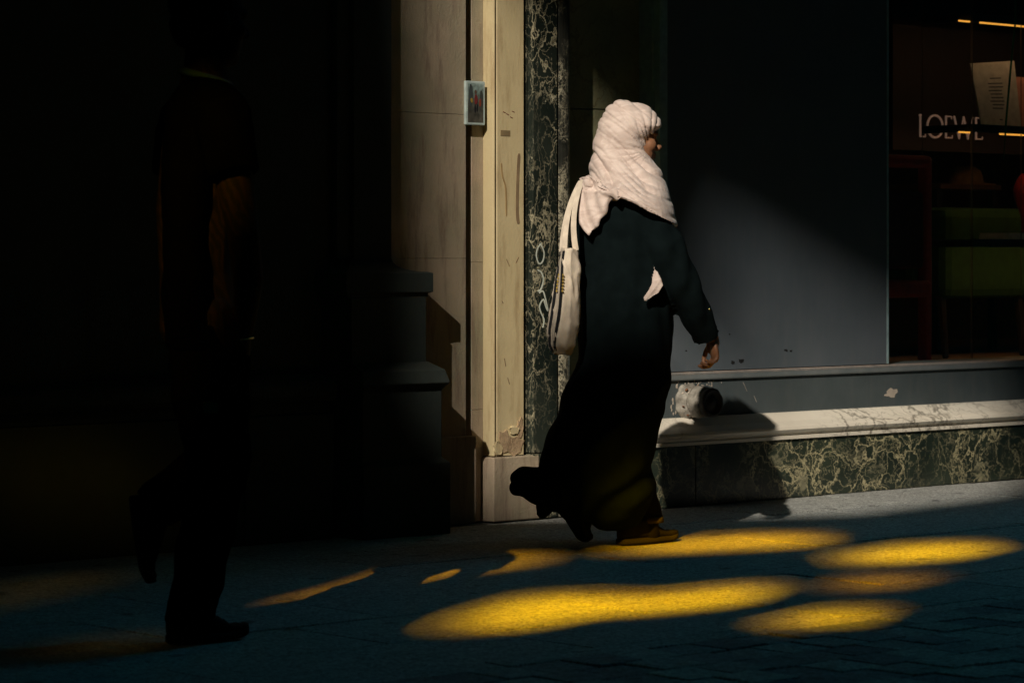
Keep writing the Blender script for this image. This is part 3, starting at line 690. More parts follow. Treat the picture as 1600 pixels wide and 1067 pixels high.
# knotted tail hanging at the back
def slab_poly(bm, fr, pts, d, th, dz=0.0):
    a = [bm.verts.new(fr(x, y, dd if dd is not None else d)) for x, y, dd in pts]; b2 = [bm.verts.new(fr(x, y, (dd if dd is not None else d) + th)) for x, y, dd in pts]
    n = len(pts)
    for i in range(n): bm.faces.new([a[i], a[(i + 1) % n], b2[(i + 1) % n], b2[i]])
    bm.faces.new(a[::-1]); bm.faces.new(b2)
slab_poly(bm, F, [(915, 276, -.17), (930, 281, -.20), (958, 294, -.24), (957, 313, -.225), (944, 337, -.215), (930, 356, -.21), (921, 369, -.205), (912, 360, -.20), (905, 350, -.19), (904, 330, -.18), (905, 305, -.165), (909, 286, -.16)], -.2, 0.022)
sweepF(bm, F, [(908, 279, -.12), (920, 276, -.16), (932, 282, -.185)], [0.020, 0.026, 0.022])
b = fuse(bm, 0.0042, 4)
foc = F(1014, 238, 0)
def scarf_fold(co, n):
    dx, dz = co.x - foc.x, co.z - foc.z
    r = math.hypot(dx, dz); th = math.atan2(dz, dx) % (2 * math.pi)
    tail = 1.0 if co.z < F(0, 300).z and co.x < F(962, 0).x and co.y < -0.05 else 0.0
    if tail:
        return 0.005 * math.sin(co.x * 130 + co.z * 40 + 3 * mnoise.noise(co * 9)) + 0.012 * mnoise.noise(co * 11)
    def rdg(v): return (1 - abs(v)) ** 2.5                      # narrow crease, broad cloth between
    q = mnoise.noise(co * 5) * 0.35
    # pleats gathered beside the face
    env = max(0.0, min(1.0, (r - 0.018) / 0.035)) * math.exp(-max(0, r - 0.06) * 5)
    p1 = mnoise.noise(Vector((th * 3.6 + q * 0.5, r * 2.5, 1.7)))
    f = -0.010 * rdg(min(1, abs(2.4 * p1))) * env * (1.0 if dz > -0.005 else max(0.0, 1 + (dz + 0.005) * 22))
    # long folds sweeping from the face round the back of the neck and over the shoulders
    t = dz + (0.85 if dz > 0 else 0.85 - min(0.35, -dz * 1.6)) * dx - 0.35 * dx * dx
    p2 = mnoise.noise(Vector((t * 15 + q, dx * 1.6, co.y * 2.0)))
    p3 = mnoise.noise(Vector((t * 34, dx * 3.0 + 3, co.y * 3)))
    front = 1.0 - 0.75 * max(0.0, min(1.0, (dx + 0.01) / 0.05))
    k = front * (0.35 + 0.65 * max(0.0, min(1.0, (foc.z + 0.06 - co.z) / 0.14)))
    f -= 0.017 * rdg(min(1, abs(2.6 * p2))) * k
    f -= 0.006 * rdg(min(1, abs(2.6 * p3))) * k
    f += 0.0045 * mnoise.noise(Vector((co.x * 9, co.y * 9, co.z * 9)))
    f += 0.0008 * mnoise.noise(Vector((t * 70, dx * 8, co.y * 10)))
    return f
displace(b, scarf_fold)
obj('headscarf', b, M_scarf, woman, smooth=True)
# end of the scarf showing at her waist
bm = bmesh.new()
slab_poly(bm, F, [(1022, 416, -.19), (1032, 436, -.225), (1036, 446, -.225), (1029, 458, -.235), (1018, 465, -.24), (1010, 472, -.235), (1004, 465, -.23), (1013, 452, -.23), (1018, 442, -.225), (1019, 430, -.215)], -.2, 0.016)
b = fuse(bm, 0.0026, 2); displace(b, lambda co, n: 0.006 * (1 - 2 * abs(mnoise.noise(Vector(((co.x * 0.8 - co.z * 0.6) * 42, (co.z + co.x) * 5, 0)))) ) - 0.003); obj('scarf_end', b, M_scarf, woman, smooth=True)

# trousers and trainers
def trouser(fr, pts, rad, trimpts, rt, parent):
    bm = bmesh.new(); sweepF(bm, fr, pts, rad, n=18, caps=False)
    b = fuse(bm, 0.006, 2); displace(b, lambda co, n: 0.006 * mnoise.noise(co * 18)); o = obj('trouser_leg', b, M_trouser, parent, smooth=True)
    if trimpts:
        bm = bmesh.new(); sweepF(bm, fr, trimpts, rt, n=18, caps=False); obj('hem_trim', bm, M_trim, o, smooth=True)
trouser(F, [(985, 690, -.03), (1003, 750, 0.0), (1014, 790, .02), (1018, 812, .02)], [0.06, 0.048, 0.042, 0.043], [(1018, 806, .02), (1018.5, 816, .02)], [0.044, 0.046], woman)
trouser(F, [(940, 690, .10), (915, 760, .08), (896, 792, -.03), (893, 803, -.04)], [0.075, 0.062, 0.055, 0.055], None, None, woman)
def shoe(name, heel, toe, up, parent, mu, ms, L=None, wd=0.047, ht=0.085):
    """trainer from heel to toe; upper, sole and laces"""
    ax = (toe - heel); L = ax.length; ax.normalize(); sd = ax.cross(up).normalized(); up = sd.cross(ax)
    def sect(t, z0, z1, k):
        wv = wd * (0.72 + 0.28 * math.sin(min(1, t * 1.35) * math.pi * 0.95)) * k
        if t > 0.85: wv *= math.sqrt(max(0.05, 1 - ((t - 0.85) / 0.16) ** 2))
        if t < 0.1: wv *= math.sqrt(max(0.2, 1 - ((0.1 - t) / 0.12) ** 2))
        return [heel + ax * (t * L) + sd * (wv * math.copysign(abs(math.cos(q)) ** 0.7, math.cos(q))) + up * ((z0 + z1) / 2 + (z1 - z0) / 2 * math.copysign(abs(math.sin(q)) ** 0.6, math.sin(q))) for q in [2 * math.pi * j / 20 for j in range(20)]]
    ts = [0, .03, .08, .15, .25, .35, .45, .55, .65, .75, .83, .9, .95, .985]
    topz = lambda t: ht * (1.05 - 0.05 * t) if t < 0.36 else ht * (1.03 - 0.62 * min(1, (t - 0.36) / 0.42))
    lift = lambda t: 0.012 * max(0, (t - 0.8) / 0.2) ** 2
    r = empty(name); r.parent = parent
    bm = bmesh.new(); ringloft(bm, [sect(t, 0.02 + lift(t), topz(t) * (1 if t < .95 else .8) + lift(t), 0.93) for t in ts]); u = obj('upper', bm, mu, r, smooth=True)
    bm = bmesh.new(); ringloft(bm, [sect(t, lift(t), 0.027 + lift(t), 1.05) for t in ts]); obj('sole', bm, ms, r, smooth=True)
    bm = bmesh.new()
    for j in range(5):
        t = 0.40 + 0.075 * j; z = topz(t) + 0.003
        c = heel + ax * (t * L) + up * z
        sweep(bm, [c - sd * 0.025 - up * 0.008, c, c + sd * 0.025 - up * 0.008], 0.0035, n=6)
    obj('laces', bm, ms, r, smooth=True)
    return r
bm = bmesh.new(); sweepF(bm, F, [(1013, 800, .02), (1012, 822, .02), (1013, 832, .03)], [0.041, 0.042, 0.045], n=16); obj('sock', bm, M_trouser, woman, smooth=True)
U = Vector((0, 0, 1))
def gnd(fr, px, d):                            # a point on the ground below column px
    v = fr(px, 0, d); v.z = 0.0; return v
shoe('shoe', gnd(F, 968, -0.06) + U * 0.003, gnd(F, 1056, 0.13) + U * 0.003, U, woman, M_shoe, M_sole, ht=0.10)
hl, tl = F(880, 790, -0.10), F(911, 855, -0.07); tl.z = max(tl.z, 0.008)
shoe('shoe', hl, tl, Vector((0.55, 0.35, 0.5)).normalized(), woman, M_dshoe, M_dshoe, wd=0.052, ht=0.10)

# ------------------------------------------------------------------ tote bag
FB = F
bag = tag(empty('tote_bag', F.loc, F.rz), "natural cotton tote bag with black stripes hanging from the woman's shoulder", 'tote bag')
bm = bmesh.new()
B = [ # y, left outer, fold, right, depth of left, fold, right
 (388, 879, 882.5, 903, -.10, -.235, -.205), (410, 873, 881, 904, -.09, -.245, -.205), (440, 866, 881, 905, -.085, -.25, -.20), (480, 859.5, 879, 905, -.08, -.255, -.20),
 (515, 855, 874, 904, -.08, -.255, -.20), (540, 857, 870, 898, -.085, -.24, -.20), (553, 866, 872, 890, -.10, -.21, -.18)]
rings = []
for y, l, fo, r, dl, df, dr in B:
    P = [F(l, y, dl), F((l + fo) / 2, y, (dl + df) / 2 - .012), F(fo, y, df), F((fo + r) / 2, y, (df + dr) / 2 - .02), F(r, y, dr), F(r - 1, y, dr + .06), F((l + r) / 2, y, -.04), F(l + 2, y, dl + .03)]
    rings.append(P)
ringloft(bm, rings)
bmesh.ops.subdivide_edges(bm, edges=bm.edges[:], cuts=3, use_grid_fill=True)
bmesh.ops.smooth_vert(bm, verts=bm.verts[:], factor=0.25, use_axis_x=True, use_axis_y=True, use_axis_z=True)
bmesh.ops.subdivide_edges(bm, edges=bm.edges[:], cuts=1, use_grid_fill=True)
displace(bm, lambda co, n: 0.008 * mnoise.noise(Vector((co.x * 16, co.y * 16, co.z * 6))) - 0.006 * (1 - min(1, abs(3 * mnoise.noise(Vector((co.x * 22 + co.z * 9, co.y * 22, co.z * 5)))))) ** 3 + 0.0012 * mnoise.noise(co * 60))
obj('sack', bm, M_cotton, bag, smooth=True)
def strip(name, pts, wv, m, parent, th=0.0015):
    """flat ribbon laid through 3d points, wv the half width direction"""
    bm = bmesh.new(); L = []
    for p in pts:
        p = Vector(p); o = Vector((0, -th, 0))
        L.append([p + wv + o, p - wv + o, p - wv - o, p + wv - o])
    ringloft(bm, L); return obj(name, bm, m, parent)
def bagface(y, t, out=0.012):                  # point on the striped face, t from outer edge to fold
    for k in range(len(B) - 1):
        if B[k][0] <= y <= B[k + 1][0]:
            q = (y - B[k][0]) / (B[k + 1][0] - B[k][0]); a, b = B[k], B[k + 1]
            l, fo, dl, df = [a[i] + (b[i] - a[i]) * q for i in (1, 2, 4, 5)]
            return F(l + (fo - l) * t, y, dl + (df - dl) * t - out - 0.012 * math.sin(t * math.pi))
for t in (0.16, 0.72):
    strip('stripe', [bagface(y, t + 0.05 * math.sin(y * 0.03), .021) for y in range(392, 551, 6)], Vector((0.0045, -0.012, 0)), M_stripe, bag)
for k in range(6):
    for t in (0.36, 0.9):
        strip('print', [bagface(428 + k * 5, t, .022), bagface(431 + k * 5, t, .022)], Vector((0.0025, -0.006, 0)), M_yprint, bag)
for top, a, b in (((908, 281, -.10), (889, 330, -.14), (882, 390, -.17)), ((911, 279, -.13), (897, 335, -.20), (900, 392, -.21)), ((906, 284, -.08), (886, 335, -.10), (878, 392, -.11))):
    pts = []
    A_, B_, C_ = F(*top), F(*a), F(*b)
    for k in range(13):
        t = k / 12; pts.append(A_ * (1 - t) ** 2 + (B_ * 2 - (A_ + C_) / 2) * 2 * t * (1 - t) + C_ * t * t)
    strip('handle', pts, Vector((0.010, -0.006, 0.004)), M_cotton, bag, 0.002)

# ------------------------------------------------------------------ the man in the dark
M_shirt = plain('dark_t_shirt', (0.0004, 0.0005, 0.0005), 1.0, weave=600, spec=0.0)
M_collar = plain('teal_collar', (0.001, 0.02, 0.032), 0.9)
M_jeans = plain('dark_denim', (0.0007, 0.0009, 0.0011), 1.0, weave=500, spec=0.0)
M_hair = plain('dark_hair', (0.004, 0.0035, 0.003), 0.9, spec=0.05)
M_label = plain('leather_label', (0.03, 0.022, 0.016), 0.6)
M_labelp = plain('label_print', (0.010, 0.025, 0.02), 0.6)
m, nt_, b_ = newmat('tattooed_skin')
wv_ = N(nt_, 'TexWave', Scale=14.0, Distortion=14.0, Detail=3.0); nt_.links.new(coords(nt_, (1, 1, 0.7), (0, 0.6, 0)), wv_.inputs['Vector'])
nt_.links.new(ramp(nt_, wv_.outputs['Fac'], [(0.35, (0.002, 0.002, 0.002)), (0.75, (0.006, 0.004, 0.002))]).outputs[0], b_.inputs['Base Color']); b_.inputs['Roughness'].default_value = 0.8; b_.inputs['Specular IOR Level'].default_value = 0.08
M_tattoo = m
FM = Frame(320, 8.05)
man = tag(empty('person', FM.loc, FM.rz), 'man in dark t-shirt and jeans striding through deep shade by the stone building', 'person')
HM = Vector((0.78, 0.62, 0)).normalized(); SM = Vector((HM.y, -HM.x, 0))
bm = bmesh.new(); face(bm, FM(328, 38, 0), HM, SM, 1.06)
sweepF(bm, FM, [(322, 80, 0), (320, 130, 0)], [0.06, 0.062])
sweepF(bm, FM, [(320, 140, 0), (320, 220, 0), (304, 330, 0), (304, 430, 0), (315, 510, 0)], [0.08, 0.12, 0.11, 0.10, 0.12])
sweepF(bm, FM, [(330, 165, -.05), (350, 185, -.17), (380, 365, -.20), (388, 440, -.13), (382, 515, -.06)], [0.07, 0.062, 0.045, 0.043, 0.028])
sweepF(bm, FM, [(310, 165, .05), (292, 185, .19), (270, 350, .22), (300, 440, .28), (330, 500, .34)], [0.07, 0.062, 0.045, 0.043, 0.028])
hand(bm, FM(382, 518, -.055), Vector((-0.05, 0.1, -1)), Vector((-1, 0.2, 0)), Vector((0.3, 0.9, 0)), 1.05, 0.8)
hand(bm, FM(331, 502, .345), Vector((0.3, 0.4, -0.8)), Vector((0.5, -0.8, 0)), Vector((0.7, 0.3, 0.4)), 1.05, 0.7)
sweepF(bm, FM, [(330, 510, -.07), (335, 740, -.05), (298, 950, -.02), (292, 985, -.02)], [0.09, 0.06, 0.042, 0.04])
sweepF(bm, FM, [(322, 510, .08), (345, 715, .12), (248, 790, .02), (232, 805, .0)], [0.09, 0.06, 0.042, 0.04])
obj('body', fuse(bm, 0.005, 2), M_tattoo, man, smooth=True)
bm = bmesh.new()
U3 = Vector((0, 0, 1))
for k in range(1):
    rot = Matrix(((HM.x, SM.x, 0, 0), (HM.y, SM.y, 0, 0), (0, 0, 1, 0), (0, 0, 0, 1)))
    c0 = FM(328, 38, 0)
    blob(bm, c0 - HM * 0.022 + U3 * 0.058, (0.105, 0.088, 0.092), rot); blob(bm, c0 - HM * 0.06 - U3 * 0.0, (0.055, 0.082, 0.08), rot)
b = fuse(bm, 0.006, 1); displace(b, lambda co, n: 0.004 * mnoise.noise(co * 60)); obj('hair', b, M_hair, man, smooth=True)
bm = bmesh.new()
ringloft(bm, [ring2(FM, (l, y), (r, y), 0.0, 0.0, h) for y, l, r, h in ((124, 292, 350, .08), (138, 280, 356, .12), (160, 266, 362, .16), (200, 260, 358, .17), (280, 256, 344, .165), (380, 254, 338, .16), (460, 256, 346, .165), (520, 260, 360, .175), (545, 260, 364, .18))])
sweepF(bm, FM, [(330, 165, -.06), (350, 190, -.16), (362, 240, -.19), (369, 275, -.205)], [0.08, 0.082, 0.078, 0.076], n=18, caps=False)
sweepF(bm, FM, [(310, 165, .06), (292, 190, .18), (284, 240, .20), (280, 275, .21)], [0.08, 0.082, 0.078, 0.076], n=18, caps=False)
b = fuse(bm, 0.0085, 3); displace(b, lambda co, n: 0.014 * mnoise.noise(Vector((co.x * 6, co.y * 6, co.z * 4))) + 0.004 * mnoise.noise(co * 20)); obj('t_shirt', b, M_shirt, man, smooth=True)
bm = bmesh.new(); pr_ = [FM(320, 122, 0) + Vector((math.cos(2 * math.pi * k / 28) * 0.07, math.sin(2 * math.pi * k / 28) * 0.078, -0.02 * math.cos(2 * math.pi * k / 28))) for k in range(29)]
sweep(bm, pr_, 0.011, n=8, caps=False); obj('collar', bm, M_collar, man, smooth=True)
bm = bmesh.new()
ringloft(bm, [ring2(FM, (l, y), (r, y), 0.0, 0.0, h) for y, l, r, h in ((505, 268, 376, .165), (560, 264, 382, .18), (620, 268, 384, .175), (660, 280, 378, .12))])
sweepF(bm, FM, [(330, 560, -.075), (336, 660, -.07), (338, 740, -.05), (318, 860, -.03), (300, 960, -.02), (297, 975, -.02)], [0.108, 0.10, 0.085, 0.075, 0.07, 0.07], n=20, caps=False)
sweepF(bm, FM, [(322, 560, .08), (335, 640, .10), (345, 712, .12), (300, 752, .07), (246, 788, .02), (238, 796, .015)], [0.108, 0.10, 0.09, 0.08, 0.072, 0.07], n=20, caps=False)
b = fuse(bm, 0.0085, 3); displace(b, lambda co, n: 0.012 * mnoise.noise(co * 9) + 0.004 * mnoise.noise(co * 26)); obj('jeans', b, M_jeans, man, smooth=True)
lab = obj('pocket_label', (lambda bm: (slab_poly(bm, FM, [(317, 627, -.20), (340, 629, -.20), (341, 646, -.20), (318, 645, -.20)], -.2, 0.006), bm)[1])(bmesh.new()), M_label, man)
bm = bmesh.new()
for a, c, d, e in ((321, 631, 327, 633), (329, 632, 336, 634), (321, 637, 329, 639), (331, 638, 337, 641)): slab_poly(bm, FM, [(a, c, -.203), (d, c, -.203), (d, e, -.203), (a, e, -.203)], -.203, 0.002)
obj('label_print', bm, M_labelp, lab)
bm = bmesh.new(); ringp = [FM(378, 530, -.06) + Vector((0.032 * math.cos(a / 8 * math.pi), 0.03 * math.sin(a / 8 * math.pi), 0.004 * math.cos(a / 8 * math.pi))) for a in range(17)]
sweep(bm, ringp, 0.003, n=6, caps=False); obj('bracelet', bm, M_gold, man, smooth=True)
shoe('shoe', gnd(FM, 264, -0.06) + U * 0.003, gnd(FM, 385, 0.09) + U * 0.003, U, man, M_dshoe, M_dshoe, wd=0.052, ht=0.095)
shoe('shoe', FM(203, 778, 0.0), FM(222, 912, 0.06), Vector((0.9, 0.3, 0.2)).normalized(), man, M_dshoe, M_dshoe, wd=0.052, ht=0.095)

# ------------------------------------------------------------------ pipe stub on the sill
PC = onY(1113, 629, YK - 0.15); pipe = tag(empty('pipe_stub', (PC.x, YK, PC.z)), 'stubby flaking white pipe end with dark open mouth sticking out over the marble sill', 'pipe')
def tubeY(bm, x, z, prof, n=28):               # turned shape around an axis running out from the wall: (y, radius)
    ringloft(bm, [[(x + r * math.cos(2 * math.pi * k / n), y, z + r * math.sin(2 * math.pi * k / n)) for k in range(n)] for y, r in prof], cap=False)
def ppart(name, bm, m, **k): return part(name, bm, m, pipe, **k)
pxx, pzz = PC.x, PC.z
y0 = YK
bm = bmesh.new(); tubeY(bm, pxx, pzz, [(y0 + .002, .0), (y0 + .002, .080), (y0 - .008, .078), (y0 - .016, .074), (y0 - .026, .068), (y0 - .036, .062), (y0 - .046, .058), (y0 - .055, .056), (y0 - .056, .0)], 48)
b = bm; bmesh.ops.recalc_face_normals(b, faces=b.faces[:]); displace(b, lambda co, n: 0.016 * mnoise.noise(co * 24) + 0.006 * mnoise.noise(co * 70)); ppart('wall_collar', b, M_pipe, smooth=True)
bm = bmesh.new(); tubeY(bm, pxx, pzz, [(y0 - .05, .056), (y0 - .05, .062), (y0 - .058, .068), (y0 - .07, .068), (y0 - .085, .066), (y0 - .10, .068), (y0 - .118, .068), (y0 - .124, .062), (y0 - .124, .05)], 48); bmesh.ops.recalc_face_normals(bm, faces=bm.faces[:]); displace(bm, lambda co, n: 0.008 * mnoise.noise(co * 22) + 0.004 * mnoise.noise(co * 70)); ppart('pipe_ring', bm, M_pipe, smooth=True)
bm = bmesh.new(); tubeY(bm, pxx, pzz, [(y0 - .12, .052), (y0 - .13, .064), (y0 - .15, .0655), (y0 - .158, .060), (y0 - .158, .050), (y0 - .145, .046), (y0 - .143, .03), (y0 - .149, .024), (y0 - .149, .0)], 48); bmesh.ops.recalc_face_normals(bm, faces=bm.faces[:]); displace(bm, lambda co, n: 0.004 * mnoise.noise(co * 40)); ppart('pipe_mouth', bm, plain('dark_cap', (0.03, 0.028, 0.024), 0.6), smooth=True)  # mouth and inner rings in one dark grey
for k in range(14):
    a = random.uniform(0, 2 * math.pi); r = random.uniform(.062, .075); yy = y0 - random.uniform(.02, .06)
    bm = bmesh.new(); c = Vector((pxx + r * math.cos(a), yy, pzz + r * math.sin(a))); blob(bm, c, (random.uniform(.003, .009), random.uniform(.004, .01), random.uniform(.002, .006)), Matrix.Rotation(a, 4, 'Y'), 7, 5)
    ppart('rust_flake', bm, M_rust if k % 2 else M_pale)
for k in range(16):
    a = random.uniform(math.pi * 0.25, math.pi * 1.2); r = random.uniform(.088, .125)
    c = Vector((pxx + r * math.cos(a), y0, pzz + r * 0.85 * math.sin(a)))
    if c.z < zs_ + 0.004: continue
    bm = bmesh.new(); ragged(bm, c.x, c.z, random.uniform(.002, .006), random.uniform(.003, .010), y0 + .0005, .002, 7, .4); ppart('plaster_fleck', bm, M_pale)

# ------------------------------------------------------------------ small picture stuck on the wall
YPI = YW - 0.012
c0, c1 = onY(728, 195, YPI), onY(758, 128, YPI)
pic = tag(empty('framed_picture', ((c0.x + c1.x) / 2, YPI, c0.z)), 'small pale framed street picture fixed between the stone strip and cream pilaster', 'picture')
M_frame = plain('pale_blue_frame', (0.42, 0.50, 0.48), 0.5)
bm = bmesh.new(); box(bm, c0.x, c1.x, YPI, YPI + 0.03, c0.z, c1.z); part('frame', bm, M_frame, pic, bevel=0.003)
def pq(u0, u1, v0, v1, c, lvl, name, n=9):
    w_, h_ = c1.x - c0.x, c1.z - c0.z
    bm = bmesh.new(); ragged(bm, c0.x + (u0 + u1) / 2 * w_, c0.z + (v0 + v1) / 2 * h_, (u1 - u0) / 2 * w_, (v1 - v0) / 2 * h_, YPI - 0.0005 * lvl, 0.0005, n, 0.12)
    part(name, bm, plain('print_' + name, c, 0.4), pic)
bm = bmesh.new(); box(bm, c0.x + 0.1 * (c1.x - c0.x), c1.x - 0.1 * (c1.x - c0.x), YPI - 0.001, YPI - 0.0002, c0.z + 0.06 * (c1.z - c0.z), c1.z - 0.05 * (c1.z - c0.z))
m, nt_, b_ = newmat('street_print'); tc = coords(nt_); sx = nt_.nodes.new('ShaderNodeSeparateXYZ'); nt_.links.new(tc, sx.inputs[0])
mr = N(nt_, 'MapRange'); mr.inputs[1].default_value = c0.z; mr.inputs[2].default_value = c1.z; nt_.links.new(sx.outputs[2], mr.inputs[0])
nn = N(nt_, 'TexNoise', Scale=60.0, Detail=4.0); nt_.links.new(tc, nn.inputs['Vector'])
cr = ramp(nt_, mr.outputs[0], [(0.0, (0.10, 0.09, 0.07)), (0.35, (0.06, 0.06, 0.05)), (0.5, (0.10, 0.10, 0.08)), (0.75, (0.16, 0.22, 0.20)), (1.0, (0.34, 0.44, 0.42))]).outputs[0]
nt_.links.new(mixc(nt_, 1.0, cr, ramp(nt_, nn.outputs[0], [(0.3, (0.5, 0.5, 0.5)), (0.7, (1.2, 1.2, 1.2))]).outputs[0], 'MULTIPLY'), b_.inputs['Base Color'])
part('print', bm, m, pic)
pq(.14, .34, .42, .95, (0.05, 0.06, 0.06), 3, 'dark_house'); pq(.70, .88, .40, .80, (0.05, 0.055, 0.05), 3, 'grey_house')
pq(.42, .60, .46, .70, (0.16, 0.03, 0.03), 4, 'red_coat'); pq(.44, .54, .70, .80, (0.10, 0.06, 0.04), 4, 'head'); pq(.42, .50, .28, .48, (0.015, 0.015, 0.02), 4, 'trouser'); pq(.53, .61, .30, .48, (0.015, 0.015, 0.02), 4, 'trouser')
pq(.66, .78, .42, .60, (0.22, 0.05, 0.03), 4, 'red_bag'); pq(.22, .34, .50, .62, (0.30, 0.20, 0.04), 4, 'yellow_awning')

# ------------------------------------------------------------------ display in the window
M_led = emit('warm_led', (1.0, 0.42, 0.06), 0.26)
M_fill_led = emit('added_fill_led', (1.0, 0.55, 0.25), 1.5)
M_shelfglass = tinted('shelf_glass', (0.75, 0.82, 0.78), 0.08)
M_shelf = plain('smoked_shelf', (0.03, 0.03, 0.03), 0.3)
M_wire = plain('brass_wire', (0.10, 0.08, 0.045), 0.7)
YSH = 0.55
def shelf(py0, py1, name, label, led, m, px0=1517, ledpx=1499):
    a = onY(px0, py0, YSH); r = tag(empty(name, (a.x, YSH, a.z)), label, 'shelf', 'shelves hanging in the window')
    z1, z0 = a.z, zw(px0, py1, YSH)
    bm = bmesh.new(); box(bm, a.x, a.x + 1.9, YSH, YSH + 0.32, z1 - (0.008 if led else z1 - z0), z1); part('shelf_board', bm, m, r, bevel=0.002)
    if led:
        bm = bmesh.new(); box(bm, a.x, a.x + 1.9, YSH - 0.001, YSH + 0.008, z0, z1 + 0.001); part('front_rail', bm, m, r)
        bm = bmesh.new(); box(bm, a.x - 0.002, a.x + 0.008, YSH + 0.009, YSH + 0.32, z0, z1 - 0.0085); part('end_rail', bm, m, r)
    if led:
        for u0, u1 in () if led == 3 else ((xw(ledpx, YSH) , xw(1516, YSH)), (xw(1532 if led == 1 else 1563, YSH), a.x + 1.9)):
            bm = bmesh.new(); box(bm, u0, u1, YSH + 0.0, YSH + 0.007, z0 - 0.009, z0 - 0.001); part('light_strip', bm, M_led, r)
    if led:
        bm = bmesh.new(); box(bm, a.x + .15, a.x + 1.8, YSH + 0.03, YSH + 0.06, z1 - 0.02, z1 - 0.0085); part('light_strip', bm, M_fill_led, r)  # hidden strip added behind the rail to brighten the room
    return r, z1
sh1, z1_ = shelf(21, 33, 'display_shelf', 'top hanging shelf with the brightest amber light strip in the window', 1, M_shelf)
sh2, z2_ = shelf(194, 206, 'display_shelf', 'middle dark hanging shelf carrying the printed card in the window', 2, M_shelf)
sh3, z3_ = shelf(374, 386, 'display_shelf', 'lowest hanging shelf with the stacked papers in front of the green sofa', 3, M_shelf)
wr = tag(empty('shelf_wires', (xw(1517, YSH), YSH, 0.56)), 'thin brass wires holding the hanging shelves in the window', 'wires')
for px in (1518, 1594):
    for yy in (YSH - 0.006, YSH + 0.325):
        bm = bmesh.new(); x_ = xw(px, YSH); sweep(bm, [(x_, yy, 0.556), (x_, yy, H - 0.1)], 0.0022, n=6); part('wire', bm, M_wire, wr)
# printed card
M_card = plain('white_card', (0.55, 0.56, 0.52), 0.7); M_ink = plain('card_ink', (0.12, 0.12, 0.12), 0.7)
a, b2, c, d = onY(1534, 192, YSH + .10), onY(1596, 192, YSH + .10), onY(1594, 95, YSH + .10), onY(1526, 99, YSH + .10)
card = tag(empty('printed_card', (a.x, YSH + .1, z2_)), 'large white printed card leaning on the middle window shelf', 'card')
bm = bmesh.new(); off = Vector((0, 0.006, 0)); za = z2_
P = [Vector((a.x, YSH + .10, za + .001)), Vector((b2.x, YSH + .10, za + .001)), Vector((c.x, YSH + .14, c.z)), Vector((d.x, YSH + .14, d.z))]
f = [bm.verts.new(p) for p in P] + [bm.verts.new(p + off) for p in P]
for q in ((0, 1, 2, 3), (7, 6, 5, 4), (0, 4, 5, 1), (1, 5, 6, 2), (2, 6, 7, 3), (3, 7, 4, 0)): bm.faces.new([f[i] for i in q])
part('sheet', bm, M_card, card)
bm = bmesh.new()
def cardpt(u, v): p = (P[0] * (1 - u) + P[1] * u) * (1 - v) + (P[3] * (1 - u) + P[2] * u) * v; return p - Vector((0, 0.001, 0))
for u0, u1, v in [(.38, .64, .74)] + [(.3 + random.uniform(0, .05), .7 - random.uniform(0, .1), .66 - .055 * k) for k in range(8)] + [(.47, .55, .10)]:
    q = [bm.verts.new(cardpt(u, vv)) for u, vv in ((u0, v), (u1, v), (u1, v + .02), (u0, v + .02))]; bm.faces.new(q)
part('print_line', bm, M_ink, card)
pk = tag(empty('pink_card', (xw(1592, YSH + .2), YSH + .2, z2_)), 'pink card standing behind the white printed card', 'card')
bm = bmesh.new(); x_ = xw(1585, YSH + .2); box(bm, x_, x_ + .25, YSH + .20, YSH + .206, z2_ + .001, z2_ + .28); part('sheet', bm, plain('pink_card', (0.55, 0.25, 0.2), 0.7), pk)
pp = tag(empty('paper_stack', (xw(1576, YSH + .1), YSH + .1, z3_)), 'small stack of pale papers lying on the lowest window shelf', 'papers')
for k in range(3):
    bm = bmesh.new(); x_ = xw(1574 + k, YSH + .06); box(bm, x_, x_ + .3, YSH + .05 + .004 * k, YSH + .25, z3_ + .001 + .012 * k, z3_ + .012 + .012 * k); part('paper', bm, M_card, pp)
# lettering LOEWE on a rail
YT = 1.25
zt0, zt1 = zw(1437, 213.5, YT), zw(1437, 180, YT)
sg = tag(empty('shop_sign', (xw(1437, YT), YT, zt0)), 'letters LOEWE standing out on the dark back panel of the window', 'sign')
M_let = emit('painted_glow_letters', (0.80, 0.52, 0.40), 0.022)  # weak glow put into letters that only reflect light
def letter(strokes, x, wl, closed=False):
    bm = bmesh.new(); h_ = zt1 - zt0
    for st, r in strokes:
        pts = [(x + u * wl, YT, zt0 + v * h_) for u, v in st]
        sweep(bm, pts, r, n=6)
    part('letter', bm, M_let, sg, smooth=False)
xs_ = [xw(k, YT) for k in (1437, 1449, 1477, 1491, 1524)]
xe_ = [xw(k, YT) for k in (1446, 1473, 1488, 1520, 1535)]
th_, tn_ = 0.0062, 0.0034
Ls = {'L': [([(0.1, 1), (0.1, 0)], th_), ([(0.1, 0), (1, 0), (1, 0.1)], tn_), ([(-.1, 1), (.35, 1)], tn_)],
      'O': [([(0.5 + 0.5 * math.cos(t * math.pi / 12), 0.5 + 0.52 * math.sin(t * math.pi / 12)) for t in range(25)], 0.0062)],
      'E': [([(0.1, 1), (0.1, 0)], th_), ([(0.1, 1), (.9, 1), (.9, .9)], tn_), ([(0.1, .52), (.75, .52)], tn_), ([(0.1, 0), (1, 0), (1, .1)], tn_)],
      'W': [([(0, 1), (.27, 0)], th_), ([(.27, 0), (.5, 1)], tn_), ([(.5, 1), (.74, 0)], th_), ([(.74, 0), (1, 1)], tn_)]}
for k, ch in enumerate('LOEWE'): letter(Ls[ch], xs_[k], xe_[k] - xs_[k])
